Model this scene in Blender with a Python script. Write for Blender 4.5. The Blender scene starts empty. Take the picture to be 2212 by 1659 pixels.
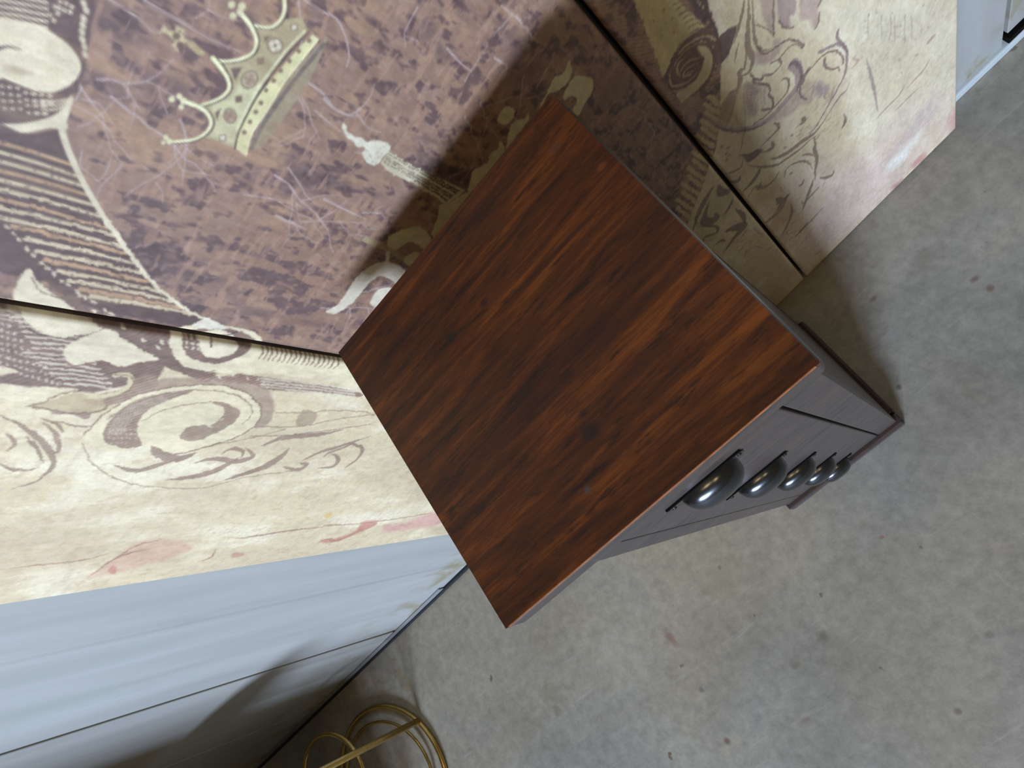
import bpy, bmesh, math, random
import numpy as np
from mathutils import Matrix, Vector

# ------------------------------------------------------------------ camera, world, lights, exposure
SC = bpy.context.scene
COL = SC.collection
FPX, CX, CY, HC = 1503.2, 1106.0, 829.5, 1.77          # focal length in pixels, image centre, camera height
WM = np.array([[0.65494821, -0.6732937, -0.3431012],
               [-0.53750109, -0.7342116, 0.41476006],
               [-0.53116421, -0.08722909, -0.84276667]])  # rows: world axes seen in the camera (right, down, forward)
cam_d = bpy.data.cameras.new('camera'); cam = bpy.data.objects.new('camera', cam_d); COL.objects.link(cam)
cam_d.sensor_width = 36.0; cam_d.lens = FPX * 36.0 / 2212.0; cam_d.clip_start = 0.02
r_, u_, b_ = WM[:, 0], -WM[:, 1], -WM[:, 2]
cam.matrix_world = Matrix(((r_[0], u_[0], b_[0], 0), (r_[1], u_[1], b_[1], 0), (r_[2], u_[2], b_[2], HC), (0, 0, 0, 1)))
SC.camera = cam

wd = bpy.data.worlds.new('world'); SC.world = wd; wd.use_nodes = True
bg = wd.node_tree.nodes['Background']
bg.inputs[0].default_value = (1.0, 0.80, 0.54, 1); bg.inputs[1].default_value = 0.135

def area(name, loc, target, sx, sy, power, col):
    d = bpy.data.lights.new(name, 'AREA'); d.shape = 'RECTANGLE'; d.size = sx; d.size_y = sy
    d.energy = power; d.color = col
    o = bpy.data.objects.new(name, d); COL.objects.link(o); o.location = loc
    o.rotation_euler = (Vector(target) - Vector(loc)).to_track_quat('-Z', 'Y').to_euler()
    return o
area('bay_daylight', (-5.15, -8.75, 3.95), (-0.2, 0.3, 1.0), 3.3, 2.1, 1450, (0.80, 0.98, 1.28))
for nm, lx, ly in (('ceiling_lamp', -0.75, -0.75), ('ceiling_lamp', 0.10, -0.95)):
    area(nm, (lx, ly, 3.3), (lx, ly, 0), 0.35, 0.35, 4.5, (1.0, 0.74, 0.40))

vs = SC.view_settings
vs.view_transform = 'Standard'; vs.look = 'None'; vs.exposure = 0.0; vs.gamma = 1.0; vs.use_curve_mapping = False

# ------------------------------------------------------------------ helpers
def lin(rgb):
    return tuple(((c / 255.0) / 12.92 if c / 255.0 <= 0.04045 else ((c / 255.0 + 0.055) / 1.055) ** 2.4) for c in rgb)

def link(name, me, mat=None, parent=None):
    o = bpy.data.objects.new(name, me); COL.objects.link(o)
    if mat is not None and len(me.materials) == 0: me.materials.append(mat)
    if parent is not None: o.parent = parent
    return o

def obj(name, bm, mat=None, parent=None, smooth=False):
    me = bpy.data.meshes.new(name); bmesh.ops.recalc_face_normals(bm, faces=bm.faces[:]); bm.to_mesh(me); bm.free()
    if smooth:
        for p in me.polygons: p.use_smooth = True
    return link(name, me, mat, parent)

def tag(o, label=None, cat=None, group=None, kind=None):
    if label: o['label'] = label
    if cat: o['category'] = cat
    if group: o['group'] = group
    if kind: o['kind'] = kind
    return o

def empty(name, loc=(0, 0, 0), rz=0.0):
    o = bpy.data.objects.new(name, None); COL.objects.link(o); o.location = loc; o.rotation_euler = (0, 0, rz)
    o.empty_display_size = 0.05
    return o

def box(bm, x0, x1, y0, y1, z0, z1, bev=0.0, seg=2):
    r = bmesh.ops.create_cube(bm, size=1.0)
    vs_ = r['verts']
    for v in vs_:
        v.co = Vector(((x0 + x1) / 2 + v.co.x * (x1 - x0), (y0 + y1) / 2 + v.co.y * (y1 - y0), (z0 + z1) / 2 + v.co.z * (z1 - z0)))
    if bev > 0:
        es = list({e for v in vs_ for e in v.link_edges})
        bmesh.ops.bevel(bm, geom=es, offset=bev, segments=seg, affect='EDGES', profile=0.5)

def tube(bm, pts, rad, sides=12, closed=False):
    pts = [Vector(p) for p in pts]; n = len(pts); rings = []
    up = Vector((0, 0, 1)); prev = None
    for i in range(n):
        if closed: t = (pts[(i + 1) % n] - pts[i - 1]).normalized()
        else: t = (pts[min(i + 1, n - 1)] - pts[max(i - 1, 0)]).normalized()
        a = prev if prev is not None else (up if abs(t.z) < 0.9 else Vector((1, 0, 0)))
        a = (a - t * a.dot(t)).normalized(); prev = a; b = t.cross(a)
        r = rad(i / max(n - 1, 1)) if callable(rad) else rad
        rings.append([bm.verts.new(pts[i] + (a * math.cos(2 * math.pi * k / sides) + b * math.sin(2 * math.pi * k / sides)) * r) for k in range(sides)])
    m = n if closed else n - 1
    for i in range(m):
        A, B = rings[i], rings[(i + 1) % n]
        for k in range(sides):
            bm.faces.new((A[k], A[(k + 1) % sides], B[(k + 1) % sides], B[k]))
    if not closed:
        bm.faces.new(rings[0][::-1]); bm.faces.new(rings[-1])

# ------------------------------------------------------------------ materials
class NT:
    def __init__(s, name):
        s.m = bpy.data.materials.new(name); s.m.use_nodes = True; s.t = s.m.node_tree; s.b = s.t.nodes['Principled BSDF']
    def n(s, ty, **kw):
        nd = s.t.nodes.new(ty)
        for k, v in kw.items(): setattr(nd, k, v)
        return nd
    def l(s, a, b): s.t.links.new(a, b)
    def coord(s, scale=(1, 1, 1), loc=(0, 0, 0), out='Object'):
        tc = s.n('ShaderNodeTexCoord'); mp = s.n('ShaderNodeMapping')
        mp.inputs['Scale'].default_value = scale; mp.inputs['Location'].default_value = loc
        s.l(tc.outputs[out], mp.inputs[0]); return mp.outputs[0]
    def noise(s, co, scale, detail=4, rough=0.55, dist=0.0):
        t = s.n('ShaderNodeTexNoise'); t.inputs['Scale'].default_value = scale; t.inputs['Detail'].default_value = detail
        t.inputs['Roughness'].default_value = rough; t.inputs['Distortion'].default_value = dist
        s.l(co, t.inputs['Vector']); return t.outputs['Fac']
    def ramp(s, fac, stops):
        r = s.n('ShaderNodeValToRGB'); e = r.color_ramp.elements
        while len(e) < len(stops): e.new(0.5)
        for i, (p, c) in enumerate(stops):
            e[i].position = p; e[i].color = (*c, 1) if len(c) == 3 else c
        s.l(fac, r.inputs[0]); return r.outputs[0]
    def mix(s, fac, a, b, mode='MIX'):
        m = s.n('ShaderNodeMix', data_type='RGBA', blend_type=mode)
        for sock, v in ((m.inputs[0], fac), (m.inputs[6], a), (m.inputs[7], b)):
            if isinstance(v, (int, float)): sock.default_value = v
            elif isinstance(v, tuple): sock.default_value = (*v, 1)
            else: s.l(v, sock)
        return m.outputs[2]
    def bump(s, h, strength=0.2, dist=0.002):
        b = s.n('ShaderNodeBump'); b.inputs['Strength'].default_value = strength; b.inputs['Distance'].default_value = dist
        s.l(h, b.inputs['Height']); s.l(b.outputs[0], s.b.inputs['Normal'])
    def set(s, **kw):
        for k, v in kw.items(): s.b.inputs[k.replace('_', ' ')].default_value = v
        return s

def g(v): return (v, v, v)

def px_on_z(px, py, z):
    r = WM @ np.array([px - CX, py - CY, FPX]); k = (z - HC) / r[2]
    return r[0] * k, r[1] * k

def stains(t, c, co, lst):
    """marks with a place of their own on a flat surface: (x, y, radius, stretch along y, colour, amount)"""
    nz = t.n('ShaderNodeTexNoise'); nz.inputs['Scale'].default_value = 55; nz.inputs['Detail'].default_value = 3; t.l(co, nz.inputs['Vector'])
    for x, y, r, sy, rgb, am in lst:
        sb = t.n('ShaderNodeVectorMath', operation='SUBTRACT'); sb.inputs[1].default_value = (x, y, 0); t.l(co, sb.inputs[0])
        ml = t.n('ShaderNodeVectorMath', operation='MULTIPLY'); ml.inputs[1].default_value = (1 / r, 1 / (r * sy), 0); t.l(sb.outputs[0], ml.inputs[0])
        ln = t.n('ShaderNodeVectorMath', operation='LENGTH'); t.l(ml.outputs[0], ln.inputs[0])
        ad = t.n('ShaderNodeMath', operation='MULTIPLY_ADD'); ad.inputs[1].default_value = 1.3; t.l(nz.outputs['Fac'], ad.inputs[0]); t.l(ln.outputs['Value'], ad.inputs[2])
        mr = t.n('ShaderNodeMapRange'); mr.inputs['From Min'].default_value = 1.05; mr.inputs['From Max'].default_value = 1.75
        mr.inputs['To Min'].default_value = am; mr.inputs['To Max'].default_value = 0.0; t.l(ad.outputs[0], mr.inputs['Value'])
        c = t.mix(mr.outputs[0], c, lin(rgb))
    return c

def mat_floor():
    t = NT('worn_concrete'); co = t.coord()
    c = t.ramp(t.noise(co, 2.6, 6, 0.6, 0.3), [(0.3, lin((134, 132, 123))), (0.5, lin((153, 151, 142))), (0.7, lin((168, 164, 151)))])
    patch = t.ramp(t.noise(co, 1.3, 3, 0.5, 0.6), [(0.42, g(0)), (0.62, g(1))])
    c = t.mix(patch, c, t.mix(0.4, c, lin((160, 142, 114))))
    grit = t.ramp(t.noise(co, 34, 6, 0.75), [(0.34, g(0.78)), (0.66, g(1.12))])
    c = t.mix(1.0, c, grit, 'MULTIPLY')
    # pale scrape marks
    st = t.noise(t.coord((3, 40, 1)), 1.4, 4, 0.6, 0.4)
    c = t.mix(t.ramp(st, [(0.62, g(0)), (0.78, g(0.35))]), c, lin((190, 188, 178)))
    # round oil spots and small rusty specks
    for sc, lo, hi, colr, am in ((3.2, 0.05, 0.10, (92, 84, 66), 0.75), (5.5, 0.035, 0.06, (96, 62, 42), 0.8), (13, 0.05, 0.09, (88, 72, 62), 0.6)):
        v = t.n('ShaderNodeTexVoronoi'); v.inputs['Scale'].default_value = sc; v.inputs['Randomness'].default_value = 1.0
        w = t.n('ShaderNodeVectorMath', operation='ADD'); nz = t.n('ShaderNodeTexNoise'); nz.inputs['Scale'].default_value = sc * 5
        mu = t.n('ShaderNodeVectorMath', operation='SCALE'); mu.inputs['Scale'].default_value = 0.35 / sc
        t.l(co, nz.inputs['Vector']); t.l(nz.outputs['Color'], mu.inputs[0]); t.l(co, w.inputs[0]); t.l(mu.outputs[0], w.inputs[1])
        t.l(w.outputs[0], v.inputs['Vector'])
        m = t.ramp(v.outputs['Distance'], [(lo, g(am)), (hi, g(0))])
        pick = t.n('ShaderNodeSeparateColor'); t.l(v.outputs['Color'], pick.inputs[0])
        gt = t.n('ShaderNodeMath', operation='GREATER_THAN'); gt.inputs[1].default_value = 0.72; t.l(pick.outputs[0], gt.inputs[0])
        mm = t.n('ShaderNodeMath', operation='MULTIPLY'); t.l(m, mm.inputs[0]); t.l(gt.outputs[0], mm.inputs[1])
        c = t.mix(mm.outputs[0], c, lin(colr))
    marks = []
    for px, py, rp, sy, rgb, am in ((1778, 1375, 17, 1, (88, 82, 62), .8), (1718, 1436, 14, 1, (104, 100, 80), .7), (1449, 1378, 12, 2.0, (124, 76, 60), .7), (2070, 1537, 13, .8, (92, 76, 66), .75), (2107, 603, 13, .7, (96, 68, 58), .8),
                                    (2138, 623, 12, .9, (110, 72, 56), .8), (1905, 1160, 9, .7, (136, 92, 60), .8), (1571, 1602, 9, 1.2, (86, 48, 28), .85), (1515, 1490, 8, 1, (82, 64, 58), .7), (2137, 1371, 13, .9, (98, 98, 84), .7),
                                    (1887, 645, 12, .6, (92, 76, 66), .7), (1941, 836, 8, 1, (74, 56, 52), .75), (1190, 1500, 34, 1.2, (116, 106, 88), .5), (1640, 1300, 40, .8, (128, 122, 104), .45), (1330, 1400, 60, .9, (170, 168, 156), .35), (1740, 1555, 15, .6, (122, 96, 82), .6), (1560, 1250, 70, .8, (150, 140, 112), .4),
                                    (870, 1470, 16, 3.5, (128, 100, 52), .6), (1205, 1535, 12, 1.6, (96, 90, 78), .5), (2000, 560, 50, .7, (122, 116, 104), .5)):
        x, y = px_on_z(px, py, 0); x2, y2 = px_on_z(px + 1, py, 0); x3, y3 = px_on_z(px, py + 1, 0)
        marks.append((x, y, 0.9 * rp * math.sqrt(abs((x2 - x) * (y3 - y) - (x3 - x) * (y2 - y))), sy, rgb, am * 0.72))
    c = stains(t, c, co, marks)
    t.l(c, t.b.inputs['Base Color']); t.set(Roughness=0.62, Specular_IOR_Level=0.35)
    t.bump(t.noise(co, 60, 5, 0.7), 0.12, 0.002)
    return t.m

def mat_wood(name, dark, mid, hot, rough=0.33, along='x', marks=(), spec=0.45):
    t = NT(name)
    s = {'x': (1.3, 14, 14), 'z': (14, 14, 1.3), 'y': (14, 1.3, 14)}[along]
    s2 = {'x': (5, 60, 60), 'z': (60, 60, 5), 'y': (60, 5, 60)}[along]
    co = t.coord(s); co2 = t.coord(s2)
    info = t.n('ShaderNodeObjectInfo')
    add = t.n('ShaderNodeVectorMath', operation='ADD'); sc = t.n('ShaderNodeMath', operation='MULTIPLY'); sc.inputs[1].default_value = 0.35
    t.l(info.outputs['Random'], sc.inputs[0]); t.l(co, add.inputs[0]); t.l(sc.outputs[0], add.inputs[1])
    co = add.outputs[0]
    broad = t.noise(co, 2.4, 7, 0.66, 0.5)
    fine = t.noise(co2, 2.0, 5, 0.7, 0.3)
    mixf = t.n('ShaderNodeMath', operation='MULTIPLY_ADD'); mixf.inputs[1].default_value = 0.56; t.l(fine, mixf.inputs[0])
    sb = t.n('ShaderNodeMath', operation='MULTIPLY'); sb.inputs[1].default_value = 0.50; t.l(broad, sb.inputs[0]); t.l(sb.outputs[0], mixf.inputs[2])
    c = t.ramp(mixf.outputs[0], [(0.40, lin(dark)), (0.53, lin(mid)), (0.67, lin(hot))])
    blot = t.ramp(t.noise(t.coord((3, 5, 3)), 2.2, 4, 0.6, 0.5), [(0.40, g(0.0)), (0.66, g(0.75))])
    c = t.mix(blot, c, t.mix(0.6, c, lin(dark)))
    spots = t.ramp(t.noise(t.coord((9, 42, 20)), 2.6, 4, 0.65), [(0.55, g(0)), (0.66, g(0.7))])
    c = t.mix(spots, c, lin((dark[0] * 0.75, dark[1] * 0.85, dark[2] * 0.95)))
    if marks: c = stains(t, c, t.coord(), marks)
    t.l(c, t.b.inputs['Base Color']); t.set(Roughness=rough, Specular_IOR_Level=spec)
    t.bump(mixf.outputs[0], 0.10, 0.0015)
    return t.m

def mat_plain(name, rgb, rough=0.6, metal=0.0, spec=0.4, var=0.0, vs_=20.0, bump=0.0):
    t = NT(name); c = lin(rgb)
    if var > 0:
        col = t.ramp(t.noise(t.coord(), vs_, 5, 0.6), [(0.3, tuple(x * (1 - var) for x in c)), (0.7, tuple(min(1, x * (1 + var)) for x in c))])
        t.l(col, t.b.inputs['Base Color'])
        if bump: t.bump(t.noise(t.coord(), vs_ * 4, 4), bump, 0.002)
    else: t.set(Base_Color=(*c, 1))
    t.set(Roughness=rough, Metallic=metal, Specular_IOR_Level=spec)
    return t.m

def mat_wall():
    t = NT('white_sheet_wall')
    c = t.ramp(t.noise(t.coord((9, 9, 0.7)), 1.6, 5, 0.6, 0.2), [(0.3, lin((158, 159, 155))), (0.7, lin((175, 175, 172)))])
    sm = t.ramp(t.noise(t.coord((5, 5, 1.2)), 3.0, 5, 0.7, 0.5), [(0.60, g(0)), (0.74, g(0.35))])
    c = t.mix(sm, c, lin((150, 150, 146)))
    # brown water stains low on the wall, by the floor
    sep = t.n('ShaderNodeSeparateXYZ'); t.l(t.coord(), sep.inputs[0])
    lowm = t.ramp(sep.outputs['Z'], [(0.0, g(1)), (0.30, g(0))])
    stn = t.ramp(t.noise(t.coord((4, 4, 2.5)), 2.4, 5, 0.65, 0.4), [(0.48, g(0)), (0.62, g(0.9))])
    mm = t.mix(1.0, lowm, stn, 'MULTIPLY')
    c = t.mix(mm, c, lin((138, 122, 76)))
    t.l(c, t.b.inputs['Base Color']); t.set(Roughness=0.42, Specular_IOR_Level=0.45)
    return t.m

M_FLOOR = mat_floor()
KNOTS = []
for px, py, rp, sy, rgb, am in ((1275, 935, 26, .7, (40, 27, 22), .8), (1045, 655, 15, .6, (46, 24, 14), .75), (975, 728, 18, .7, (36, 28, 24), .75), (1268, 1058, 8, .8, (70, 72, 74), .7), (1258, 893, 14, .8, (38, 28, 24), .6), (1200, 318, 16, .8, (62, 50, 50), .5), (1300, 360, 14, .6, (112, 62, 24), .7)):
    x, y = px_on_z(px, py, 1.27); KNOTS.append((x + 0.1762, y - 0.2524, rp * 0.00043, sy, rgb, am))
M_TOP = mat_wood('red_brown_top_wood', (48, 27, 16), (82, 42, 15), (124, 67, 20), 0.36, 'x', KNOTS, spec=0.25)
M_RIM = mat_wood('red_brown_rim_wood', (54, 46, 45), (70, 58, 54), (88, 70, 60), 0.36, 'x', spec=0.9)
M_BODY = mat_wood('dark_brown_front_wood', (54, 46, 45), (68, 57, 54), (82, 68, 61), 0.42, 'x', spec=0.9)
M_SIDE = mat_wood('dark_brown_side_wood', (46, 32, 28), (60, 42, 35), (76, 54, 44), 0.40, 'z', spec=0.4)
M_BASE = mat_wood('dark_plum_plinth_wood', (40, 32, 36), (52, 41, 44), (66, 52, 54), 0.28, 'x', spec=0.9)
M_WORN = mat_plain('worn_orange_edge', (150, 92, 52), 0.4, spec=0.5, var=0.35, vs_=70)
M_DARK = mat_plain('shadow_gap_black', (14, 11, 10), 0.9, spec=0.1)
M_PEWTER = mat_plain('dark_pewter_metal', (84, 87, 90), 0.22, 0.95, var=0.12, vs_=60)
M_WALL = mat_wall()
M_BLACK = mat_plain('black_rubber', (24, 27, 34), 0.55, spec=0.4, var=0.3, vs_=9)
M_GREYTRIM = mat_plain('grey_vinyl_trim', (128, 130, 130), 0.5, var=0.15, vs_=7)
M_PALE = mat_plain('pale_painted_trim', (196, 204, 206), 0.45, var=0.05, vs_=12)
M_BRASS = mat_plain('antique_brass', (196, 164, 96), 0.26, 0.9, var=0.15, vs_=30)
M_GROOVE = mat_plain('dark_olive_groove', (44, 46, 30), 0.9, spec=0.1, var=0.35, vs_=6)  # dark olive, shows in the gaps between wall sheets
M_EDGE = mat_plain('canvas_back_edge', (96, 84, 76), 0.8, spec=0.2, var=0.15, vs_=8)

# ------------------------------------------------------------------ the setting: floor and wall
bm = bmesh.new(); box(bm, -5, 4, -5, 1.2, -0.1, 0.0)
tag(obj('floor', bm, M_FLOOR), 'worn grey concrete floor with stains', kind='structure')

WY, WS = 0.5708, 0.0195                                  # wall plane y = WY + WS * x
def wy(x): return WY + WS * x
wall = empty('wall_back', (0, WY, 0), math.atan(WS)); tag(wall, 'white sheet-clad wall behind the canvas panels', kind='structure')
bm = bmesh.new(); box(bm, -5.0, 4.0, 0.016, 0.10, 0.0, 3.4)
obj('backing', bm, M_GROOVE, wall)
xs = [-5.0, -3.98, -2.75, -1.531, -0.311, 0.667, 1.9, 4.0]
for i in range(len(xs) - 1):
    a, b = xs[i] + 0.0055, xs[i + 1] - 0.0055
    bm = bmesh.new(); box(bm, a, b, 0.0, 0.014, 0.058 if a > 0.6 else 0.012, 3.4, 0.0015, 1)
    sh = obj('wall_sheet', bm, M_WALL, wall)
    # shallow vertical ribs pressed into each sheet
    for f in (0.27, 0.62):
        xr = a + (b - a) * f if not (xs[i] == -1.531) else (-1.176 if f < 0.5 else -0.75)
        bm = bmesh.new()
        ps = [(xr - 0.012, 0.0), (xr - 0.005, -0.0022), (xr + 0.005, -0.0022), (xr + 0.012, 0.0)]
        lo = [bm.verts.new((p[0], p[1], 0.07)) for p in ps]; hi = [bm.verts.new((p[0], p[1], 3.38)) for p in ps]
        for k in range(3): bm.faces.new((lo[k], lo[k + 1], hi[k + 1], hi[k]))
        bm.faces.new((lo[3], lo[0], hi[0], hi[3])); bm.faces.new(lo); bm.faces.new(hi)
        obj('rib', bm, M_WALL, sh)
bm = bmesh.new(); box(bm, -5.0, -0.2, -0.010, 0.012, 0.0, 0.016, 0.003, 2)
o = obj('baseboard_left', bm, M_BLACK); o.location = (0, WY, 0); o.rotation_euler = (0, 0, math.atan(WS)); tag(o, 'black rubber strip along the wall foot', kind='structure')
bm = bmesh.new(); box(bm, -5.0, -1.30, -0.005, 0.0, 0.016, 0.040, 0.002, 2)
o = obj('trim_1', bm, M_GREYTRIM); o.location = (0, WY, 0); o.rotation_euler = (0, 0, math.atan(WS)); tag(o, 'grey peeling trim above the rubber strip', kind='structure')
bm = bmesh.new(); box(bm, -0.2, 4.0, -0.012, 0.012, 0.0, 0.030, 0.004, 2)
o = obj('baseboard_right', bm, M_PALE); o.location = (0, WY, 0); o.rotation_euler = (0, 0, math.atan(WS)); tag(o, 'pale painted strip along the wall foot', kind='structure')

bm = bmesh.new(); box(bm, 0.669, 3.99, -0.009, 0.013, 0.0302, 0.050, 0.001, 1)
obj('gap_shade_strip', bm, M_DARK, wall)  # black strip standing in for the shade in the gap under the sheets
# unseen partition, added left of the view to cast the corner's shade
bm = bmesh.new(); box(bm, -5.0, -1.99, -0.36, -0.24, 0.0, 3.4)
tag(obj('added_shade_wall', bm, M_WALL), 'added white partition out of view, shading the left corner', kind='structure')

# ------------------------------------------------------------------ printed triptych: painting the print
PY, PS = 0.500, 0.050                                     # canvas plane y = PY + PS * x
def to_plane(px, py):
    r = WM @ np.array([px - CX, py - CY, FPX]); t = PY / (r[1] - PS * r[0])
    return r[0] * t, r[2] * t + HC

RES = 0.001
U0, U1, Z0, Z1 = -0.86, 0.53, 0.0, 1.76
NU, NZ = int(round((U1 - U0) / RES)), int(round((Z1 - Z0) / RES))
UU = U0 + (np.arange(NU) + 0.5) * RES; ZZ = Z0 + (np.arange(NZ) + 0.5) * RES
rng = np.random.default_rng(7)

def vnoise(fu, fz, octaves=4, rough=0.55, seed=0):
    """fractal value noise on the print, fu / fz cells per metre"""
    r = np.random.default_rng(seed); out = np.zeros((NZ, NU), np.float32); amp, tot = 1.0, 0.0
    for o_ in range(octaves):
        nu, nz = int((U1 - U0) * fu) + 3, int((Z1 - Z0) * fz) + 3
        gr = r.random((nz, nu)).astype(np.float32)
        a = (UU - U0) * fu; b = (ZZ - Z0) * fz
        ia = a.astype(int); ib = b.astype(int); fa = a - ia; fb = b - ib
        fa = (fa * fa * (3 - 2 * fa)).astype(np.float32); fb = (fb * fb * (3 - 2 * fb)).astype(np.float32)
        top = gr[ib][:, ia] * (1 - fa) + gr[ib][:, ia + 1] * fa
        bot = gr[ib + 1][:, ia] * (1 - fa) + gr[ib + 1][:, ia + 1] * fa
        out += amp * (top * (1 - fb)[:, None] + bot * fb[:, None]); tot += amp
        amp *= rough; fu *= 2; fz *= 2
    out /= tot
    m, s = out.mean(), out.std()
    return np.clip(0.5 + (out - m) / (s * 5), 0, 1)

def C(*rgb): return np.array(rgb, np.float32)
CREAM, CREAM2, BROWN, DARK, LINE = C(220, 201, 160), C(196, 178, 142), C(122, 92, 78), C(86, 63, 56), C(112, 84, 74)
def blend(a, b, f): return a + (b - a) * f[..., None]

n1 = vnoise(26, 9, 5, 0.6, 1); n2 = vnoise(60, 22, 4, 0.6, 2); n3 = vnoise(7, 4, 3, 0.5, 3); n4 = vnoise(220, 120, 2, 0.6, 4); n5 = vnoise(110, 48, 3, 0.7, 5); n6 = vnoise(40, 130, 3, 0.7, 6)
brown = blend(np.broadcast_to(C(150, 118, 98), (NZ, NU, 3)), C(104, 80, 76), np.clip((n1 - 0.45) * 2.6, 0, 1))
brown = blend(brown, C(184, 146, 112), np.clip((n2 - 0.55) * 2.6, 0, 1) * 0.8)
brown = blend(brown, C(142, 104, 80), np.clip((n3 - 0.45) * 3, 0, 1) * 0.5)
brown = blend(brown, C(66, 46, 54), np.clip((n5 - 0.54) * 5, 0, 1) * 0.6)
cream = blend(np.broadcast_to(CREAM, (NZ, NU, 3)), C(232, 219, 186), np.clip((n1 - 0.5) * 3, 0, 1))
cream = blend(cream, C(200, 180, 146), np.clip((n3 - 0.5) * 3.2, 0, 1) * 0.7)
cream = blend(cream, C(196, 178, 152), np.clip((n4 - 0.55) * 4, 0, 1) * 0.35)
brown = blend(brown, C(176, 138, 112), np.clip((n6 - 0.60) * 6, 0, 1) * 0.5)
cream = blend(cream, C(172, 150, 122), np.clip((n5 - 0.72) * 9, 0, 1) * 0.35)
cream = blend(cream, C(190, 168, 138), np.clip((n6 - 0.56) * 4, 0, 1) * 0.25)
IMG = brown.copy()
SEAM12, SEAM23, LEFT1, RIGHT3 = -0.4015, 0.0605, -0.829, 0.497

class Pen:
    def __init__(s, ox, oy, k, wk=1.0): s.o = (ox, oy, k); s.wk = wk
    def pts(s, txt):
        v = np.array([float(q) for q in txt.replace(',', ' ').split()]).reshape(-1, 2)
        return v * s.o[2] + np.array(s.o[:2])

def spline(p, closed, n=6):
    m = len(p)
    if m < 3: return p
    out = []
    for i in range(m if closed else m - 1):
        if closed: a, b, c, d = p[i - 1], p[i], p[(i + 1) % m], p[(i + 2) % m]
        else: a, b, c, d = p[max(i - 1, 0)], p[i], p[i + 1], p[min(i + 2, m - 1)]
        for k in range(n):
            t = k / n
            out.append(0.5 * (2 * b + (c - a) * t + (2 * a - 5 * b + 4 * c - d) * t * t + (3 * b - a - 3 * c + d) * t ** 3))
    if not closed: out.append(p[-1])
    return np.array(out)

def mpp(px):
    a = np.array(to_plane(*px)); b = np.array(to_plane(px[0] + 2, px[1])); c = np.array(to_plane(px[0], px[1] + 2))
    return math.sqrt(abs(np.cross(b - a, c - a))) / 2

def window(q, pad):
    u0, u1 = q[:, 0].min() - pad, q[:, 0].max() + pad; z0, z1 = q[:, 1].min() - pad, q[:, 1].max() + pad
    i0, i1 = max(0, int((u0 - U0) / RES)), min(NU, int((u1 - U0) / RES) + 2)
    j0, j1 = max(0, int((z0 - Z0) / RES)), min(NZ, int((z1 - Z0) / RES) + 2)
    if i1 <= i0 or j1 <= j0: return None
    return i0, i1, j0, j1

def segdist(q, U, Z, wid=None, closed=False):
    D = np.full(U.shape, 9.0, np.float32); n = len(q)
    for i in range(n if closed else n - 1):
        a, b = q[i], q[(i + 1) % n]; d = b - a; L = d @ d + 1e-12
        t = np.clip(((U - a[0]) * d[0] + (Z - a[1]) * d[1]) / L, 0, 1)
        dd = np.hypot(U - a[0] - t * d[0], Z - a[1] - t * d[1])
        if wid is not None: dd = dd - (wid[i] + (wid[i + 1] - wid[i]) * t)
        D = np.minimum(D, dd)
    return D

def put(w, al, col, a):
    i0, i1, j0, j1 = w
    al = np.clip(al, 0, 1) * a
    IMG[j0:j1, i0:i1] = IMG[j0:j1, i0:i1] * (1 - al[..., None]) + col * al[..., None]

def fill(pen, txt, col, a=1.0, soft=1.2, smooth=True):
    p = pen.pts(txt); p = spline(p, True) if smooth else p
    q = np.array([to_plane(*v) for v in p]); s = max(soft * mpp(p.mean(0)), RES * 0.8)
    w = window(q, s * 2)
    if w is None: return
    U, Z = np.meshgrid(UU[w[0]:w[1]], ZZ[w[2]:w[3]])
    ins = np.zeros(U.shape, bool); n = len(q)
    for i in range(n):
        a0, b0 = q[i], q[(i + 1) % n]
        if a0[1] == b0[1]: continue
        c_ = ((a0[1] > Z) != (b0[1] > Z)) & (U < (b0[0] - a0[0]) * (Z - a0[1]) / (b0[1] - a0[1]) + a0[0])
        ins ^= c_
    D = segdist(q, U, Z, None, True); sd = np.where(ins, D, -D)
    put(w, sd / (2 * s) + 0.5, col, a)

def stroke(pen, txt, wpx, col, a=1.0, w2=None, smooth=True, soft=0.8, raw=None):
    p = pen.pts(txt) if raw is None else raw
    if pen is not None:
        wpx = wpx * pen.wk; w2 = w2 * pen.wk if isinstance(w2, (int, float)) else w2
    if smooth and len(p) > 2: p = spline(p, False)
    q = np.array([to_plane(*v) for v in p]); k = mpp(p.mean(0)); s = max(soft * k, RES * 0.7)
    e = wpx if w2 is None else w2
    wid = np.linspace(wpx, e, len(q)) * 0.5 * k if w2 != 'mid' else np.sin(np.linspace(0.12, math.pi - 0.12, len(q))) * wpx * 0.5 * k
    w = window(q, wid.max() + 2 * s)
    if w is None: return
    U, Z = np.meshgrid(UU[w[0]:w[1]], ZZ[w[2]:w[3]])
    put(w, -segdist(q, U, Z, wid) / (2 * s) + 0.5, col, a)

def dot(pen, x, y, r, col, a=1.0, sq=1.0, ang=0.0):
    t = np.linspace(0, 2 * math.pi, 12, endpoint=False)
    c, s = math.cos(ang), math.sin(ang)
    X = x + r * np.cos(t) * c - r * sq * np.sin(t) * s; Y = y + r * np.cos(t) * s + r * sq * np.sin(t) * c
    fill(pen, ' '.join('%f %f' % v for v in zip(X, Y)), col, a, smooth=False)

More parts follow.
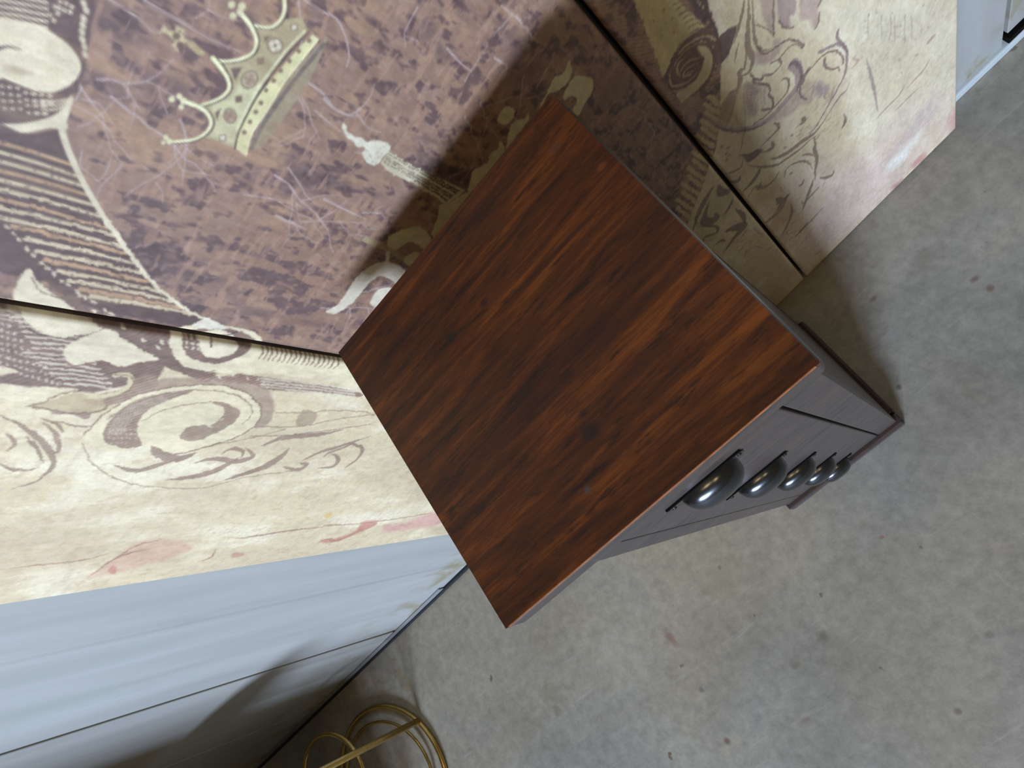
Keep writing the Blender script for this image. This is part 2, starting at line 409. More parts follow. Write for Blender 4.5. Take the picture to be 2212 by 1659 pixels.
K1, K2, K3, K4, K5, K7 = Pen(0, 0, .36166), Pen(700, 0, .36166), Pen(1412, 0, .36166), Pen(0, 530, .36166), Pen(700, 530, .36166), Pen(0, 1059, .36166)
K8, KC, KA, KB, KG, KD, KT = Pen(700, 1059, .36166), Pen(330, 0, .20492), Pen(1412, 0, .18083, .8), Pen(1750, 0, .18083, .7), Pen(1450, 250, .18083, .75), Pen(1150, 0, .37383), Pen(730, 200, .27125)
K0 = Pen(0, 0, 1)

# --- ground colours: left panel cream, right panel cream beyond the dark ribbon, all panels cream near the floor
colmask = np.zeros((NZ, NU), np.float32)
colmask[:, UU < SEAM12] = 1
IMG[:] = blend(IMG, C(0, 0, 0), np.zeros((NZ, NU), np.float32))
IMG[:] = IMG * (1 - colmask[..., None]) + cream * colmask[..., None]
low = np.clip((0.42 - ZZ[:, None] + (n3 - 0.5) * 0.2) / 0.12, 0, 1) * ((UU > SEAM12) & (UU < SEAM23))[None, :]
IMG[:] = IMG * (1 - low[..., None]) + cream * low[..., None]
SAVE = IMG.copy()
fill(KD, '985,-60 1040,90 1075,200 1090,260 1092,500 1085,700 1060,860 1020,960 990,1060 940,1180 900,1290 860,1420 1000,1650 1300,1760 1600,1650 2600,760 2600,-60', C(0, 0, 0), 1.0, smooth=False)
mk = (IMG.sum(-1) < 1.0)
blendm = 1 - np.clip(IMG.sum(-1) / np.maximum(SAVE.sum(-1), 1), 0, 1)
IMG[:] = SAVE * (1 - blendm[..., None]) + cream * blendm[..., None]

# --- cracks wandering over the dark middle panel
PALE = C(186, 164, 158)
def crack(u, z, ang, length, wid, depth=0):
    q = [(u, z)]; a_ = ang
    n = max(3, int(length / 0.008))
    for i in range(n):
        a_ += rng.normal(0, 0.28); a_ += (ang - a_) * 0.25
        u += math.cos(a_) * 0.008; z += math.sin(a_) * 0.008; q.append((u, z))
        if depth < 2 and rng.random() < 0.13:
            crack(u, z, a_ + rng.choice([-1, 1]) * rng.uniform(0.5, 1.2), length * rng.uniform(0.25, 0.5), wid * 0.7, depth + 1)
    q = np.array(q); w = window(q, 0.004)
    if w is None: return
    U, Z = np.meshgrid(UU[w[0]:w[1]], ZZ[w[2]:w[3]])
    put(w, -segdist(q, U, Z, np.linspace(wid, wid * 0.3, len(q))) / 0.0014 + 0.5, PALE, 0.8)
for i in range(52):
    crack(rng.uniform(SEAM12 + 0.02, SEAM23 - 0.02), rng.uniform(0.95, 1.72), -math.pi / 2 + rng.normal(0, 0.55), rng.uniform(0.03, 0.13), rng.uniform(0.0005, 0.0011))
for txt, wd_ in (('640,-10 830,110 900,180 950,200', 4.5), ('860,0 1080,130 1250,230 1440,310', 6), ('1170,105 1240,60 1250,-10', 3), ('1240,60 1330,100 1440,130', 3),
                 ('1820,0 1930,70 2010,110 2060,210 2085,330 2070,400', 3), ('1840,495 1930,560 1990,640 2090,690 2150,690', 4.5), ('2090,690 2170,630 2215,570', 3),
                 ('2060,790 2130,830 2212,880', 5), ('1120,860 1090,930 960,1040 830,1110 740,1180', 3.5), ('1120,890 1180,940 1280,995', 3),
                 ('630,1040 660,950', 4), ('490,900 480,990 540,1040 590,1080 630,1030', 2.6), ('930,1090 970,1150 970,1210', 2.6), ('1650,1290 1760,1340 1830,1370', 5),
                 ('1880,660 2000,760 2130,860', 3.5), ('1720,1000 1790,1100 1830,1170 1880,1210', 3), ('480,590 590,620 640,690 700,780', 3)):
    stroke(K1, txt, wd_, PALE, 0.85, wd_ * 0.4)
for txt, wd_ in (('0,75 70,110 125,210 150,330 135,400', 4), ('560,40 490,170 480,210 490,280', 3), ('490,215 560,245', 2.5), ('735,290 810,370 880,415 930,340', 4), ('880,415 825,520', 3),
                 ('1060,35 1125,85 1180,140 1230,200 1280,260', 4), ('1125,85 1015,215', 3), ('1010,340 1070,380 1095,410', 4), ('1370,320 1355,380 1300,460 1265,530', 2.6),
                 ('0,590 60,650 150,690 190,675 260,760 340,790', 4.5), ('190,675 270,590 300,500', 3), ('0,1190 100,1240 250,1310', 5)):
    stroke(K2, txt, wd_, PALE, 0.85, wd_ * 0.45)

# --- middle panel: medallion, striped shield, border line
W_ = C(220, 206, 172)
fill(K1, '0,790 150,790 300,760 370,770 420,640 430,560 400,620 300,700 150,740 0,750', W_, 0.9)
fill(K1, '-40,-40 520,-40 540,180 520,340 480,500 430,570 400,640 300,700 150,735 -40,740', DARK, 0.75, 3)
for k in range(5):
    y = -60 + k * 38
    stroke(K1, '-10,%d 110,%d 280,%d' % (y + 20, y + 40, y + 75), 7, W_, 0.85)
for (x, y) in [(330, 40), (345, 80), (322, 122), (360, 10), (355, 48), (395, 20), (430, 40), (420, 72), (300, 90), (385, 62)]: dot(K1, x, y, 15, W_, 0.85, 0.8, 0.4)
for (x, y) in [(500, 20), (515, 60), (500, 110), (495, 150), (490, 190), (492, 235), (505, 280), (508, 325)]: dot(K1, x, y, 26, W_, 0.85, 0.65, 1.0)
fill(K1, '-20,125 100,120 230,150 350,220 430,290 480,370 480,430 440,490 380,530 300,555 200,540 100,500 30,470 -20,440', W_, 0.98)
fill(K1, '20,390 110,400 200,440 120,445 40,430', C(176, 150, 120), 0.5, 5)
stroke(K1, '-10,290 50,278 120,296', 9, DARK, 0.9, 2)
for r_i in range(4):
    for c_i in range(8):
        x, y = 10 + c_i * 48 + r_i * 6, 515 + r_i * 44 + c_i * (6 if r_i < 2 else 2)
        if x < 330 - r_i * 10: dot(K1, x, y + (35 if c_i > 2 else 0) * 0.6, 14 + (c_i > 3) * 6, W_, 0.85, 0.6)
for k in range(3): stroke(K1, '250,%d 340,%d 420,%d' % (600 + k * 26, 605 + k * 24, 590 + k * 10), 6, W_, 0.8)
fill(K1, '-20,745 150,735 300,700 380,640 425,570 425,640 370,775 300,762 150,792 -20,795', W_, 0.95)
# shield
fill(K0, '-30,285 60,290 134,280 146,320 174,383 205,438 247,503 291,563 335,617 366,642 400,667 456,695 400,705 330,690 250,680 150,645 80,600 -30,560', DARK, 0.9, 2.5)
bl = K0.pts('134,280 146,320 174,383 205,438 247,503 291,563 335,617 366,642 400,667 440,690'); bl = spline(bl, False, 8)
dl = K0.pts('-160,330 -110,390 -60,440 14,490 65,545 116,592 166,630 235,676 270,712 340,742'); dl = spline(dl, False, 8)
STARTS = [np.array([-40.0, 296.0 + 20.5 * j]) for j in range(9)] + [dl[int((0.33 + 0.62 * j / 12) * (len(dl) - 1))] for j in range(13)]
NH = len(STARTS)
VPX = np.array([2035.0, 985.0])                             # where world verticals meet: the stripes hang straight down
for k in range(NH):
    d_p = STARTS[k]; dirv = (VPX - d_p) / np.linalg.norm(VPX - d_p)
    side = [(dirv[0] * (q[1] - d_p[1]) - dirv[1] * (q[0] - d_p[0])) for q in bl]
    hit = next((j for j in range(len(bl) - 1) if side[j] * side[j + 1] <= 0), None)
    if hit is None: continue
    b_p = bl[hit]
    if b_p[0] < d_p[0] + 30: continue
    A_, B_ = d_p + dirv * 22, b_p - dirv * 9
    m_ = (A_ + B_) / 2 + np.array([0, -2.0])
    col_ = C(206, 186, 150) if k % 3 else C(188, 150, 112)
    stroke(None, '', 10.5, col_, 0.92, 8, raw=np.array([A_, m_, B_]))
    for j in range(6):                                      # worn notches in each stripe
        f = rng.uniform(0.05, 0.95); pp = A_ + (B_ - A_) * f
        dot(K0, pp[0], pp[1] + rng.uniform(-4, 4), rng.uniform(2, 3.5), DARK, 0.5)
for k in range(3, 30):
    pp = dl[int(k / 30 * (len(dl) - 1))]
    dot(K0, pp[0], pp[1], 6.5, W_, 0.85, 0.55, 0.75)
stroke(K0, '138,270 134,280 146,320 174,383 205,438 247,503 291,563 335,617 366,642 400,667 456,695', 12, W_, 0.95, 8)
stroke(K1, '160,760 330,740 380,760', 14, W_, 0.9)

# --- crown and its little flourish
GOLD, GOLD2, GD = C(214, 206, 152), C(172, 158, 118), C(108, 86, 66)
fill(KC, '70,340 120,262 160,320 230,330 250,268 340,320 310,350 330,400 395,440 330,450 260,440 270,552 200,480 220,440 150,350', C(196, 178, 134), 0.95, smooth=False)
fill(KC, '360,470 420,430 480,490 550,560 480,580 430,540', C(186, 168, 122), 0.9)
for x, y, r in ((250, 382, 42), (212, 440, 12), (285, 330, 10), (285, 480, 40)): dot(KC, x, y, r, C(98, 72, 60), 0.8)
fill(KC, '1830,400 1800,520 1640,870 1450,1150 1290,1380 1160,1540 1030,1575 1080,1400 1280,1060 1500,750 1700,520', C(158, 142, 112), 0.95)
stroke(KC, '1800,470 1560,760 1340,1050 1150,1330 1040,1560', 10, C(90, 78, 76), 0.6)
fill(KC, '1400,200 1570,180 1640,330 1400,560 1130,960 1000,1180 900,1400 862,1560 700,1500 480,1440 600,1370 640,1280 610,1190 520,1120 620,1090 760,1010 825,930 830,850 790,760 735,655 900,625 1040,580 1100,470 1100,350 1060,270 1250,295 1340,230', GOLD2, 0.97, smooth=False)
fill(KC, '1000,760 900,900 800,1040 620,1110 660,1280 560,1400 700,1470 850,1530 900,1400 1000,1190 1120,980 1110,820', C(206, 200, 156), 0.8, 6)
fill(KC, '1690,360 1750,410 1600,610 1400,850 1280,1050 1180,1200 1080,1350 1020,1480 980,1645 868,1560 900,1420 1000,1190 1150,960 1400,660 1560,480', GOLD, 0.97, smooth=False)
stroke(KC, '1650,330 1400,600 1130,965 1000,1200 905,1400 866,1565', 3.2, C(60, 50, 44), 0.95)
stroke(KC, '1600,330 1400,540 1110,930 980,1170 880,1380', 5, C(222, 218, 176), 0.8)
stroke(KC, '1740,420 1560,650 1390,860 1275,1050 1150,1250 1040,1420 985,1635', 3, C(236, 228, 178), 0.95)
for x, y in ((1650, 430), (1540, 540), (1440, 645), (1350, 745), (1275, 850), (1195, 950), (1140, 1085), (1085, 1180), (1025, 1285), (965, 1395)): dot(KC, x, y, 24, GD, 0.85)
for txt in ('1385,-30 1388,100 1345,210 1260,280 1170,285 1070,265', '930,140 1010,240 1060,330 1092,430 1062,540 980,600 880,632 740,645 630,615',
            '635,615 720,720 790,830 802,930 740,1010 640,1065 500,1112', '330,1070 470,1120 560,1180 612,1270 592,1360 500,1440 380,1480 180,1495'):
    p_ = KC.pts(txt)
    stroke(None, '', 13, C(74, 60, 52), 0.8, 7, raw=p_ + np.array([3.2, 1.6]))
    stroke(None, '', 10.5, C(216, 208, 158), 1.0, 6, raw=p_)
    stroke(None, '', 3, C(240, 236, 196), 0.9, 2, raw=p_ + np.array([0.8, 0.5]))
for x, y, r in ((830, 50, 40), (940, 65, 42), (845, 165, 38), (920, 125, 36), (200, 1045, 34), (280, 1015, 34), (322, 1062, 34), (300, 1130, 30), (140, 1450, 30), (175, 1490, 32), (110, 1505, 24)):
    dot(KC, x, y, r, C(214, 206, 160), 0.95)
for x, y, rx, sq, an in ((1290, 480, 92, .9, .6), (1020, 840, 105, .85, -.9), (815, 1220, 84, .85, 1.2)):
    dot(KC, x, y, rx, C(92, 72, 58), 0.8, sq, an); dot(KC, x, y, rx - 12, C(176, 158, 128), 0.95, sq, an)
    for q in range(4):
        aa = q * math.pi / 2 + 0.5
        dot(KC, x + 40 * math.cos(aa), y + 40 * math.sin(aa), 26, C(214, 208, 180) if x > 1200 else C(150, 122, 102), 0.9)
    dot(KC, x, y, 14, GD, 0.8)
for x, y, c_ in ((1490, 290, C(216, 210, 184)), (1135, 645, C(140, 112, 96)), (905, 1045, C(120, 94, 82)), (735, 1455, C(216, 210, 184))):
    fill(KC, '%d,%d %d,%d %d,%d %d,%d' % (x - 36, y - 30, x + 34, y - 38, x + 38, y + 30, x - 32, y + 38), GD, 0.8, smooth=False)
    fill(KC, '%d,%d %d,%d %d,%d %d,%d' % (x - 26, y - 20, x + 24, y - 28, x + 28, y + 20, x - 22, y + 28), c_, 0.95, smooth=False)
for txt in ('820,720 940,710 870,850', '655,1190 720,1140 680,1262', '1180,390 1245,372 1180,440'): fill(KC, txt, C(98, 76, 66), 0.9, smooth=False)

# --- clock tower and the pale scroll flourish beside the chest
TW = C(220, 212, 186)
stroke(KT, '45,250 60,310 100,350 150,385 200,400 240,430', 4, TW, 0.95, 13)
for x, y, r in ((50, 275, 22), (95, 350, 24), (150, 375, 20), (172, 395, 40), (215, 412, 18)): dot(KT, x, y, r, TW, 0.95)
fill(KT, '240,395 275,378 340,385 395,400 420,430 410,470 370,500 330,560 290,585 230,560 205,520 190,480 215,450', TW, 0.97, smooth=False)
fill(KT, '410,460 470,500 620,590 800,680 1010,775 960,830 850,880 760,830 600,730 480,670 390,620 340,560', C(206, 194, 160), 0.95, smooth=False)
for o_ in (0.16, 0.30, 0.52, 0.66, 0.84):
    p0 = np.array([405 - 65 * o_ + 20, 455 + 115 * o_]); p1 = np.array([985 - 135 * o_, 770 + 105 * o_])
    for k in range(46):
        f = k / 46 + rng.uniform(-.004, .004); q = p0 + (p1 - p0) * f
        if rng.random() < 0.82: dot(KT, q[0], q[1], rng.uniform(5, 8) + f * 2, C(74, 60, 48), 0.55 + 0.35 * f, 0.7, 0.5)
    stroke(KT, '%f,%f %f,%f' % (p0[0] + (p1[0] - p0[0]) * .5, p0[1] + (p1[1] - p0[1]) * .5, p1[0], p1[1]), 2, C(74, 60, 48), 0.6, 3.4)
for k in range(30): dot(KT, rng.uniform(210, 420), rng.uniform(385, 580), rng.uniform(3, 7), C(120, 100, 84), 0.35)
FL = C(204, 194, 150)
for txt in ('1470,360 1482,420 1460,490 1400,540 1340,560 1310,620 1290,640 1320,570 1350,520 1370,470 1430,430 1452,385',
            '1520,450 1600,470 1602,540 1560,620 1520,690 1480,660 1512,600 1480,572 1440,592 1428,570 1460,510 1490,465',
            '1222,668 1225,710 1160,800 1120,860 1085,885 1100,810 1120,740 1170,712 1208,695',
            '1050,848 1078,900 1020,1000 940,1090 860,1160 878,1060 898,1012 970,980 1000,910 1035,888'):
    fill(K2, txt, FL, 0.95)
dot(K2, 1087, 692, 64, FL, 0.95, 0.66, -0.95)
fill(K2, '850,1150 930,1120 1000,1180 860,1340 700,1480 640,1400 680,1300 690,1222 780,1190', FL, 0.95, smooth=False)
fill(K2, '750,1330 790,1300 840,1290 800,1350 760,1380', C(140, 118, 92), 0.8)
fill(K2, '380,1430 400,1402 500,1362 580,1358 635,1420 640,1500 590,1492 560,1458 500,1450 430,1492 396,1506', FL, 0.95)
stroke(K2, '250,1430 380,1490 520,1570', 12, C(166, 146, 104), 0.8)
fill(K2, '480,1540 540,1506 575,1520 560,1580 500,1590', FL, 0.9)
fill(K5, '10,395 100,330 200,180 300,112 365,92 370,40 392,40 396,95 462,130 500,180 450,240 400,205 330,184 262,232 200,310 110,390 40,408', C(214, 202, 176), 0.97)
fill(K5, '278,330 330,262 420,255 420,320 330,370 290,360', C(214, 202, 176), 0.97)

# --- left panel: dark scrollwork under the seam
P1D = C(116, 90, 76)
fill(K4, '-20,270 500,400 1000,480 1300,530 1600,570 2060,645 2070,660 1560,600 1540,650 1400,700 1250,790 1100,745 1000,700 940,800 700,850 560,880 440,880 350,850 100,840 -20,860', P1D, 0.95, 3, smooth=False)
for k in range(17):                                         # engraved rules
    y = 330 + k * 31; x0 = 20 + k * 20 if k < 10 else 140 + (k - 10) * 40; x1 = 330 + k * 22
    stroke(K4, '%d,%d %d,%d %d,%d' % (x0, y, (x0 + x1) / 2, y + 12, x1, y + 34), 5.2, C(214, 200, 172), 0.85)
for r_i in range(8):
    for c_i in range(4 + r_i):
        x, y = 10 + c_i * 38, 470 + r_i * 38 + c_i * 10
        if x < 60 + r_i * 44: dot(K4, x, y, 9.5, C(212, 198, 172), 0.85)
for k in range(6): stroke(K4, '-10,%d 60,%d 120,%d' % (315 + k * 24, 328 + k * 24, 345 + k * 24), 4, C(206, 190, 160), 0.8)
stroke(K4, '400,340 560,470 860,610 1100,735 1250,792', 34, P1D, 0.97, 24)
for x, y in ((650, 440), (740, 500), (860, 565), (940, 610), (970, 576), (560, 395), (470, 300)): dot(K4, x, y, 17, C(220, 206, 172), 0.9, 0.6, 0.6)
fill(K4, '80,270 130,180 175,140 235,225 400,350 560,470 595,505 450,545 300,540 160,460 90,340', C(220, 206, 172), 0.98)
stroke(K4, '190,190 230,260 300,300 380,320', 3, P1D, 0.8); stroke(K4, '170,500 300,548 450,545 600,512', 3, C(80, 60, 60), 0.8)
fill(K4, '378,660 400,600 470,560 640,500 740,560 860,630 945,682 820,700 720,728 600,690 450,716', C(220, 206, 172), 0.98)
stroke(K4, '370,690 450,720 600,694 720,732 840,702 945,684', 3.5, C(128, 84, 76), 0.8)
# small scroll on the seam
fill(K4, '1010,560 1060,500 1200,470 1400,490 1520,520 1565,590 1520,680 1400,730 1250,750 1100,720 1030,650', C(224, 209, 174), 0.98)
fill(K4, '1090,590 1110,530 1180,500 1280,490 1420,510 1520,560 1500,620 1420,670 1300,705 1180,690 1110,650', P1D, 0.95)
fill(K4, '1190,600 1200,540 1270,505 1370,520 1425,580 1400,640 1320,672 1230,660', C(224, 209, 176), 0.98)
for i_ in range(3):
    for j_ in range(4): dot(K4, 1115 + i_ * 34, 525 + j_ * 27 + i_ * 6, 9, C(220, 206, 172), 0.85)
stroke(K4, '1262,604 1266,572 1310,548 1380,530 1420,515', 4.5, C(70, 54, 56), 0.95, 3)
fill(K4, '1230,430 1265,445 1320,470 1350,500 1250,500 1150,480', C(218, 208, 184), 0.95)
# cream ribbon with ticks, running under the chest
fill(K4, '1550,600 2040,665 2120,800 2110,850 1900,800 1600,765 1350,765 1250,760 1450,710', C(224, 209, 170), 0.97, smooth=False)
for k in range(17):
    x = 1590 + k * 28; y = 598 + k * 4.5
    stroke(K4, '%d,%d %d,%d %d,%d' % (x, y, x - 22, y + 45, x - 46, y + 82 - k), 4.5, P1D, 0.85, 2)
    dot(K4, x + 6, y + 4, 9, C(228, 218, 190), 0.9)
fill(K4, '1100,745 1250,785 1450,770 1600,790 1900,830 2140,880 2140,905 1900,880 1600,860 1500,830 1300,815', C(134, 102, 84), 0.9)
for k in range(4): stroke(K4, '1560,%d 1800,%d 2120,%d' % (795 + k * 16, 820 + k * 16, 862 + k * 14), 3.4, C(216, 204, 178), 0.8)
for x, y in ((1390, 775), (1480, 795), (1310, 790), (1540, 800)): dot(K4, x, y, 9, C(214, 200, 176), 0.8)
# big scroll
LN = C(126, 100, 80)
fill(K4, '880,770 940,790 930,860 760,920 640,960 560,980 520,1040 430,1010 300,1000 560,900 720,860 800,800', C(146, 118, 98), 0.85)
fill(K4, '940,800 1200,790 1500,830 1600,860 1640,960 1600,1070 1520,1090 1560,1000 1500,910 1380,850 1200,830 950,860', C(160, 134, 112), 0.75, 3)
fill(K4, '500,1130 620,1010 760,920 950,860 1200,832 1400,852 1520,920 1560,1000 1520,1080 1400,1150 1250,1200 1060,1245 930,1220 850,1200 700,1230 560,1200', C(224, 209, 170), 0.95)
stroke(K4, '500,1135 620,1010 760,920 950,860 1200,832 1400,852 1520,920 1560,1000 1520,1080 1400,1150 1250,1200 1060,1245 950,1240', 3.2, LN, 0.85)
stroke(K4, '640,1040 800,935 1000,880 1230,866 1400,890 1490,950 1500,1010 1450,1070', 2.2, LN, 0.75)
fill(K4, '632,1172 620,1110 680,1020 790,945 950,890 1160,868 1000,925 880,990 825,1060 820,1130 850,1192 740,1212', C(142, 116, 96), 0.9)
for k in range(7):
    o_ = k * 15; stroke(K4, '%d,%d %d,%d %d,%d %d,%d' % (650 + o_, 1130 - o_ * .1, 690 + o_, 1040 + o_ * .1, 790 + o_ * .8, 960 + o_ * .3, 960 + o_ * .6, 898 + o_ * .3), 1.8, C(206, 190, 160), 0.7)
for k in range(26): dot(K4, 650 + (k % 7) * 26 + rng.uniform(-4, 4), 1100 + (k // 7) * 26, 6, C(206, 190, 162), 0.7)
fill(K4, '1075,1140 1120,1090 1200,1072 1270,1072 1335,1012 1335,970 1270,942 1340,938 1425,985 1420,1035 1350,1092 1260,1132 1180,1166 1100,1166', C(150, 126, 104), 0.92)
stroke(K4, '1260,1090 1200,1040 1230,1050 1330,1040', 3, C(216, 206, 176), 0.8)
stroke(K4, '850,1050 960,990 1130,950 1290,935', 2.4, LN, 0.7)
for txt, w_ in (('1560,1200 1640,1165 1700,1148 1900,1130 2050,1100', 12), ('680,1318 820,1345 1000,1295 1160,1245', 12), ('1000,1402 1200,1372 1330,1325 1420,1270', 15), ('1340,1402 1550,1335 1660,1275 1725,1215', 16),
                ('900,1200 960,1250 1060,1275 1170,1240', 20), ('1160,1300 1280,1275 1420,1290 1510,1260 1470,1210', 12), ('1320,1250 1380,1215 1450,1230 1440,1270', 8), ('1690,1320 1780,1340 1830,1310 1790,1300', 10),
                ('1800,1290 1900,1240 2030,1200 2212,1140', 7), ('1900,1330 1990,1320 2020,1270 1980,1240', 8), ('1930,1270 1960,1240 2050,1210 2130,1170', 6), ('2080,1180 2160,1210 2140,1270 2060,1330', 7)):
    stroke(K4, txt, w_, C(146, 120, 100), 0.85, 'mid')
for txt in ('1520,1085 1800,1080 2000,1040 2240,1010', '1500,1140 1760,1130 2212,1070', '1650,1000 1820,1000 2000,985 2212,1000', '560,1310 700,1400 900,1440 1200,1450 1450,1390 1760,1345', '490,1180 520,1250 560,1310', '1230,1205 1500,1150 1700,1100'):
    stroke(K4, txt, 2.4, LN, 0.55)
fill(K4, '1800,990 1890,1000 1860,1070 1770,1075', C(150, 126, 100), 0.6)
fill(K4, '200,962 350,892 560,900 632,960 560,1000 400,1002 280,990', C(190, 170, 132), 0.9); stroke(K4, '200,962 300,985 460,1004 600,990 632,960', 4, LN, 0.85)
fill(K4, '60,900 300,850 460,862 350,910 200,950 100,960', C(224, 209, 172), 0.9); stroke(K4, '160,960 260,940 330,900 440,870', 3.5, LN, 0.8)
stroke(K4, '690,775 760,775 785,810 740,865 640,900 540,905', 11, C(206, 190, 148), 0.95); stroke(K4, '690,775 770,780 800,820 750,880 640,915', 3, LN, 0.8)
fill(K4, '-10,720 70,735 110,760 40,770 -10,780', C(224, 209, 172), 0.9); fill(K4, '-10,830 60,830 90,860 60,900 -10,900', C(224, 209, 172), 0.9)
for txt, w_ in (('-10,1010 100,1060 200,1130 290,1220 320,1310 230,1400 80,1455', 12), ('40,1120 85,1175 45,1235', 9), ('-10,1300 60,1335 150,1345 245,1320', 8), ('150,1140 220,1210 260,1300', 8), ('250,1060 330,1120 350,1220 320,1250', 10), ('230,1030 340,1070 380,1120', 7), ('330,1050 450,1080 540,1080', 6)):
    stroke(K4, txt, w_, C(146, 120, 98), 0.85, 'mid')
# stains along the foot of the left panel
RED = C(186, 120, 104)
fill(K7, '520,520 640,440 760,350 860,300 990,290 1100,310 1155,352 1080,380 1000,420 860,450 700,495', C(204, 160, 132), 0.6, 5)
for txt in ('-10,475 200,450 480,420 640,380', '600,460 700,400 820,330 960,292', '520,525 640,440 760,380 900,350', '1200,425 1260,400 1290,355', '1890,320 1960,290 2020,300 2120,255', '1400,290 1560,268 1740,240 1990,212'):
    stroke(K7, txt, 4, C(150, 104, 88), 0.65, 'mid')
fill(K7, '640,490 670,450 700,470 680,500', RED, 0.6); fill(K7, '1400,370 1460,380 1440,395 1380,400', RED, 0.5)
fill(K8, '-20,300 100,280 190,240 230,190 300,180 310,205 240,240 120,290 20,315', RED, 0.75, 3); fill(K8, '370,250 360,205 460,200 560,165 690,130 700,195 560,225', C(204, 150, 138), 0.7, 4)
stroke(K8, '0,210 200,200 440,170 640,135', 2.5, C(160, 120, 98), 0.6)
dot(K7, 1960, 150, 26, C(216, 172, 96), 0.7, 0.5, -0.4)
fill(K7, '-20,330 300,300 600,300 500,420 200,460 -20,500', C(206, 180, 146), 0.35, 12)

# pale and pinkish washes of the right panel
fill(K3, '900,-40 1880,-40 1880,560 1500,760 1250,820 1150,420 1000,180', C(238, 228, 202), 0.55, 30)
fill(K3, '700,1200 900,960 1200,900 1500,640 1700,600 1860,620 1800,760 1300,1260 900,1640 820,1500', C(226, 204, 186), 0.6, 28)
fill(K3, '1230,340 1600,330 1640,520 1420,640 1300,560', C(206, 188, 150), 0.4, 24)
# --- right panel: scroll on the dark ribbon
RC = C(206, 192, 138)
fill(KD, '575,-30 600,30 625,70 618,90 640,120 640,150 660,165 655,195 680,220 690,260 708,290 706,320 728,350 735,400 760,445 775,430 800,340 850,260 930,190 1000,150 900,60 820,-30', RC, 0.97, smooth=False)
for k in range(13): stroke(KD, '%f,%f %f,%f' % (590 + k * 12.5, k * 33, 606 + k * 12.5, 22 + k * 33), 4, RC, 0.8, 1)
for x, y in ((770, 130), (805, 110), (820, 185), (745, 210), (700, 120), (760, 60)): dot(KD, x, y, 7, C(150, 118, 80), 0.7)
for k in range(7):
    x, y = 240 + k * 35, 30 + k * 55
    stroke(KA, '%d,%d %d,%d %d,%d' % (x, y + 30, x + 80, y - 15, x + 200, y - 30 + k * 3), 4.2, C(120, 92, 72), 0.95, 2)
fill(KA, '440,-30 620,-30 660,120 720,280 780,430 700,330 640,200 540,110', C(96, 70, 68), 0.95)
for x, y in ((560, 40), (530, 20), (590, 90)): dot(KA, x, y, 15, RC, 0.85)
stroke(KA, '150,900 240,700 380,520 520,410 660,390 760,470 780,600', 12, C(112, 82, 68), 0.95, 12)
fill(KA, '160,1000 160,860 260,700 380,560 520,450 680,440 770,560 770,760 720,900 600,1050 400,1180 300,1180 200,1090', C(112, 82, 70), 0.95)
stroke(KA, '300,640 400,540 540,450 660,440 740,480', 4, RC, 0.85); stroke(KA, '240,800 330,650 470,540 620,500', 3, C(186, 164, 112), 0.8)
for x, y in ((570, 490), (690, 470), (745, 780), (725, 860), (690, 940), (710, 560), (420, 510)): dot(KA, x, y, 13, RC, 0.8)
fill(KA, '515,560 620,555 690,640 705,760 660,900 560,1040 440,1150 330,1215 265,1125 330,1080 450,1000 540,890 590,760 590,680', C(200, 184, 140), 0.97)
for txt, w_ in (('370,690 290,770 280,860 330,920', 6), ('560,690 440,720 350,800 310,880', 5), ('540,760 440,790 370,860 350,920 420,900 470,850 500,830', 5), ('210,820 190,920 220,1020 330,1010 430,960 520,870', 5), ('190,1080 300,1085 400,1030', 4), ('380,920 400,880 440,850', 4)):
    stroke(KA, txt, w_, C(196, 178, 132), 0.9, 'mid')
stroke(KD, '1090,240 1092,480 1086,690', 3, C(150, 122, 96), 0.9)
# slanted ticks along the ribbon edge, over both panels
for k in range(16):
    f = k / 15; x0, y0 = 1060 - 200 * f ** 1.25 + 4, 545 + 690 * f
    stroke(KD, '%f,%f %f,%f' % (x0 - 45 - 18 * (k % 2), y0 + 10, x0 + 36 - 4 * f, y0 + 72), 7.5 - 1.5 * f, C(196, 176, 128), 0.9)
stroke(KD, '870,620 880,700 868,800 862,980', 2.5, C(170, 148, 112), 0.5); stroke(KD, '860,830 800,890 700,985', 9, C(62, 40, 38), 0.7, 2)
# acanthus drawing
IN = C(112, 86, 76)
fill(KA, '790,440 900,350 990,320 960,480 900,640 840,740 800,760', C(96, 74, 68), 0.9)
stroke(KA, '790,430 900,345 1010,300 1200,300 1330,340 1440,440', 3, IN, 0.8)
fill(KA, '1060,-30 1190,-30 1190,250 1215,420 1240,560 1200,690 1160,800 1100,880 1010,860 980,900 1010,960 990,1080 910,1110 860,1190 800,1270 800,780 900,640 980,420 1030,200', C(220, 203, 162), 0.97, smooth=False)
for txt, w_ in (('1085,-20 1060,150 1010,350 960,520', 9), ('1130,-20 1135,200 1120,420 1130,600 1180,700 1150,850 1050,900', 16), ('1180,-20 1185,200 1200,400 1240,560 1340,600 1420,570', 8), ('1110,600 1080,820 1020,860 1040,960 1000,1090 960,1250 900,1480', 12),
                ('1020,500 990,620 970,760', 5), ('1020,860 1010,970 990,1080 910,1110 850,1200 800,1280', 4), ('1000,1300 990,1400 1010,1490', 5), ('1080,1000 1090,1200 1090,1480', 7), ('960,1230 930,1400', 6)):
    stroke(KA, txt, w_, C(138, 112, 92), 0.85, 'mid')
fill(KA, '1200,660 1240,600 1340,650 1440,580 1420,500 1500,470 1530,540 1480,640 1400,740 1290,780 1210,760', C(168, 140, 126), 0.7, 4)
stroke(KA, '1240,560 1300,640 1380,620 1460,560 1560,500 1660,480 1790,530 1780,570', 5, IN, 0.85); stroke(KA, '1780,565 1680,530 1580,600 1500,700 1400,760', 4, IN, 0.8)
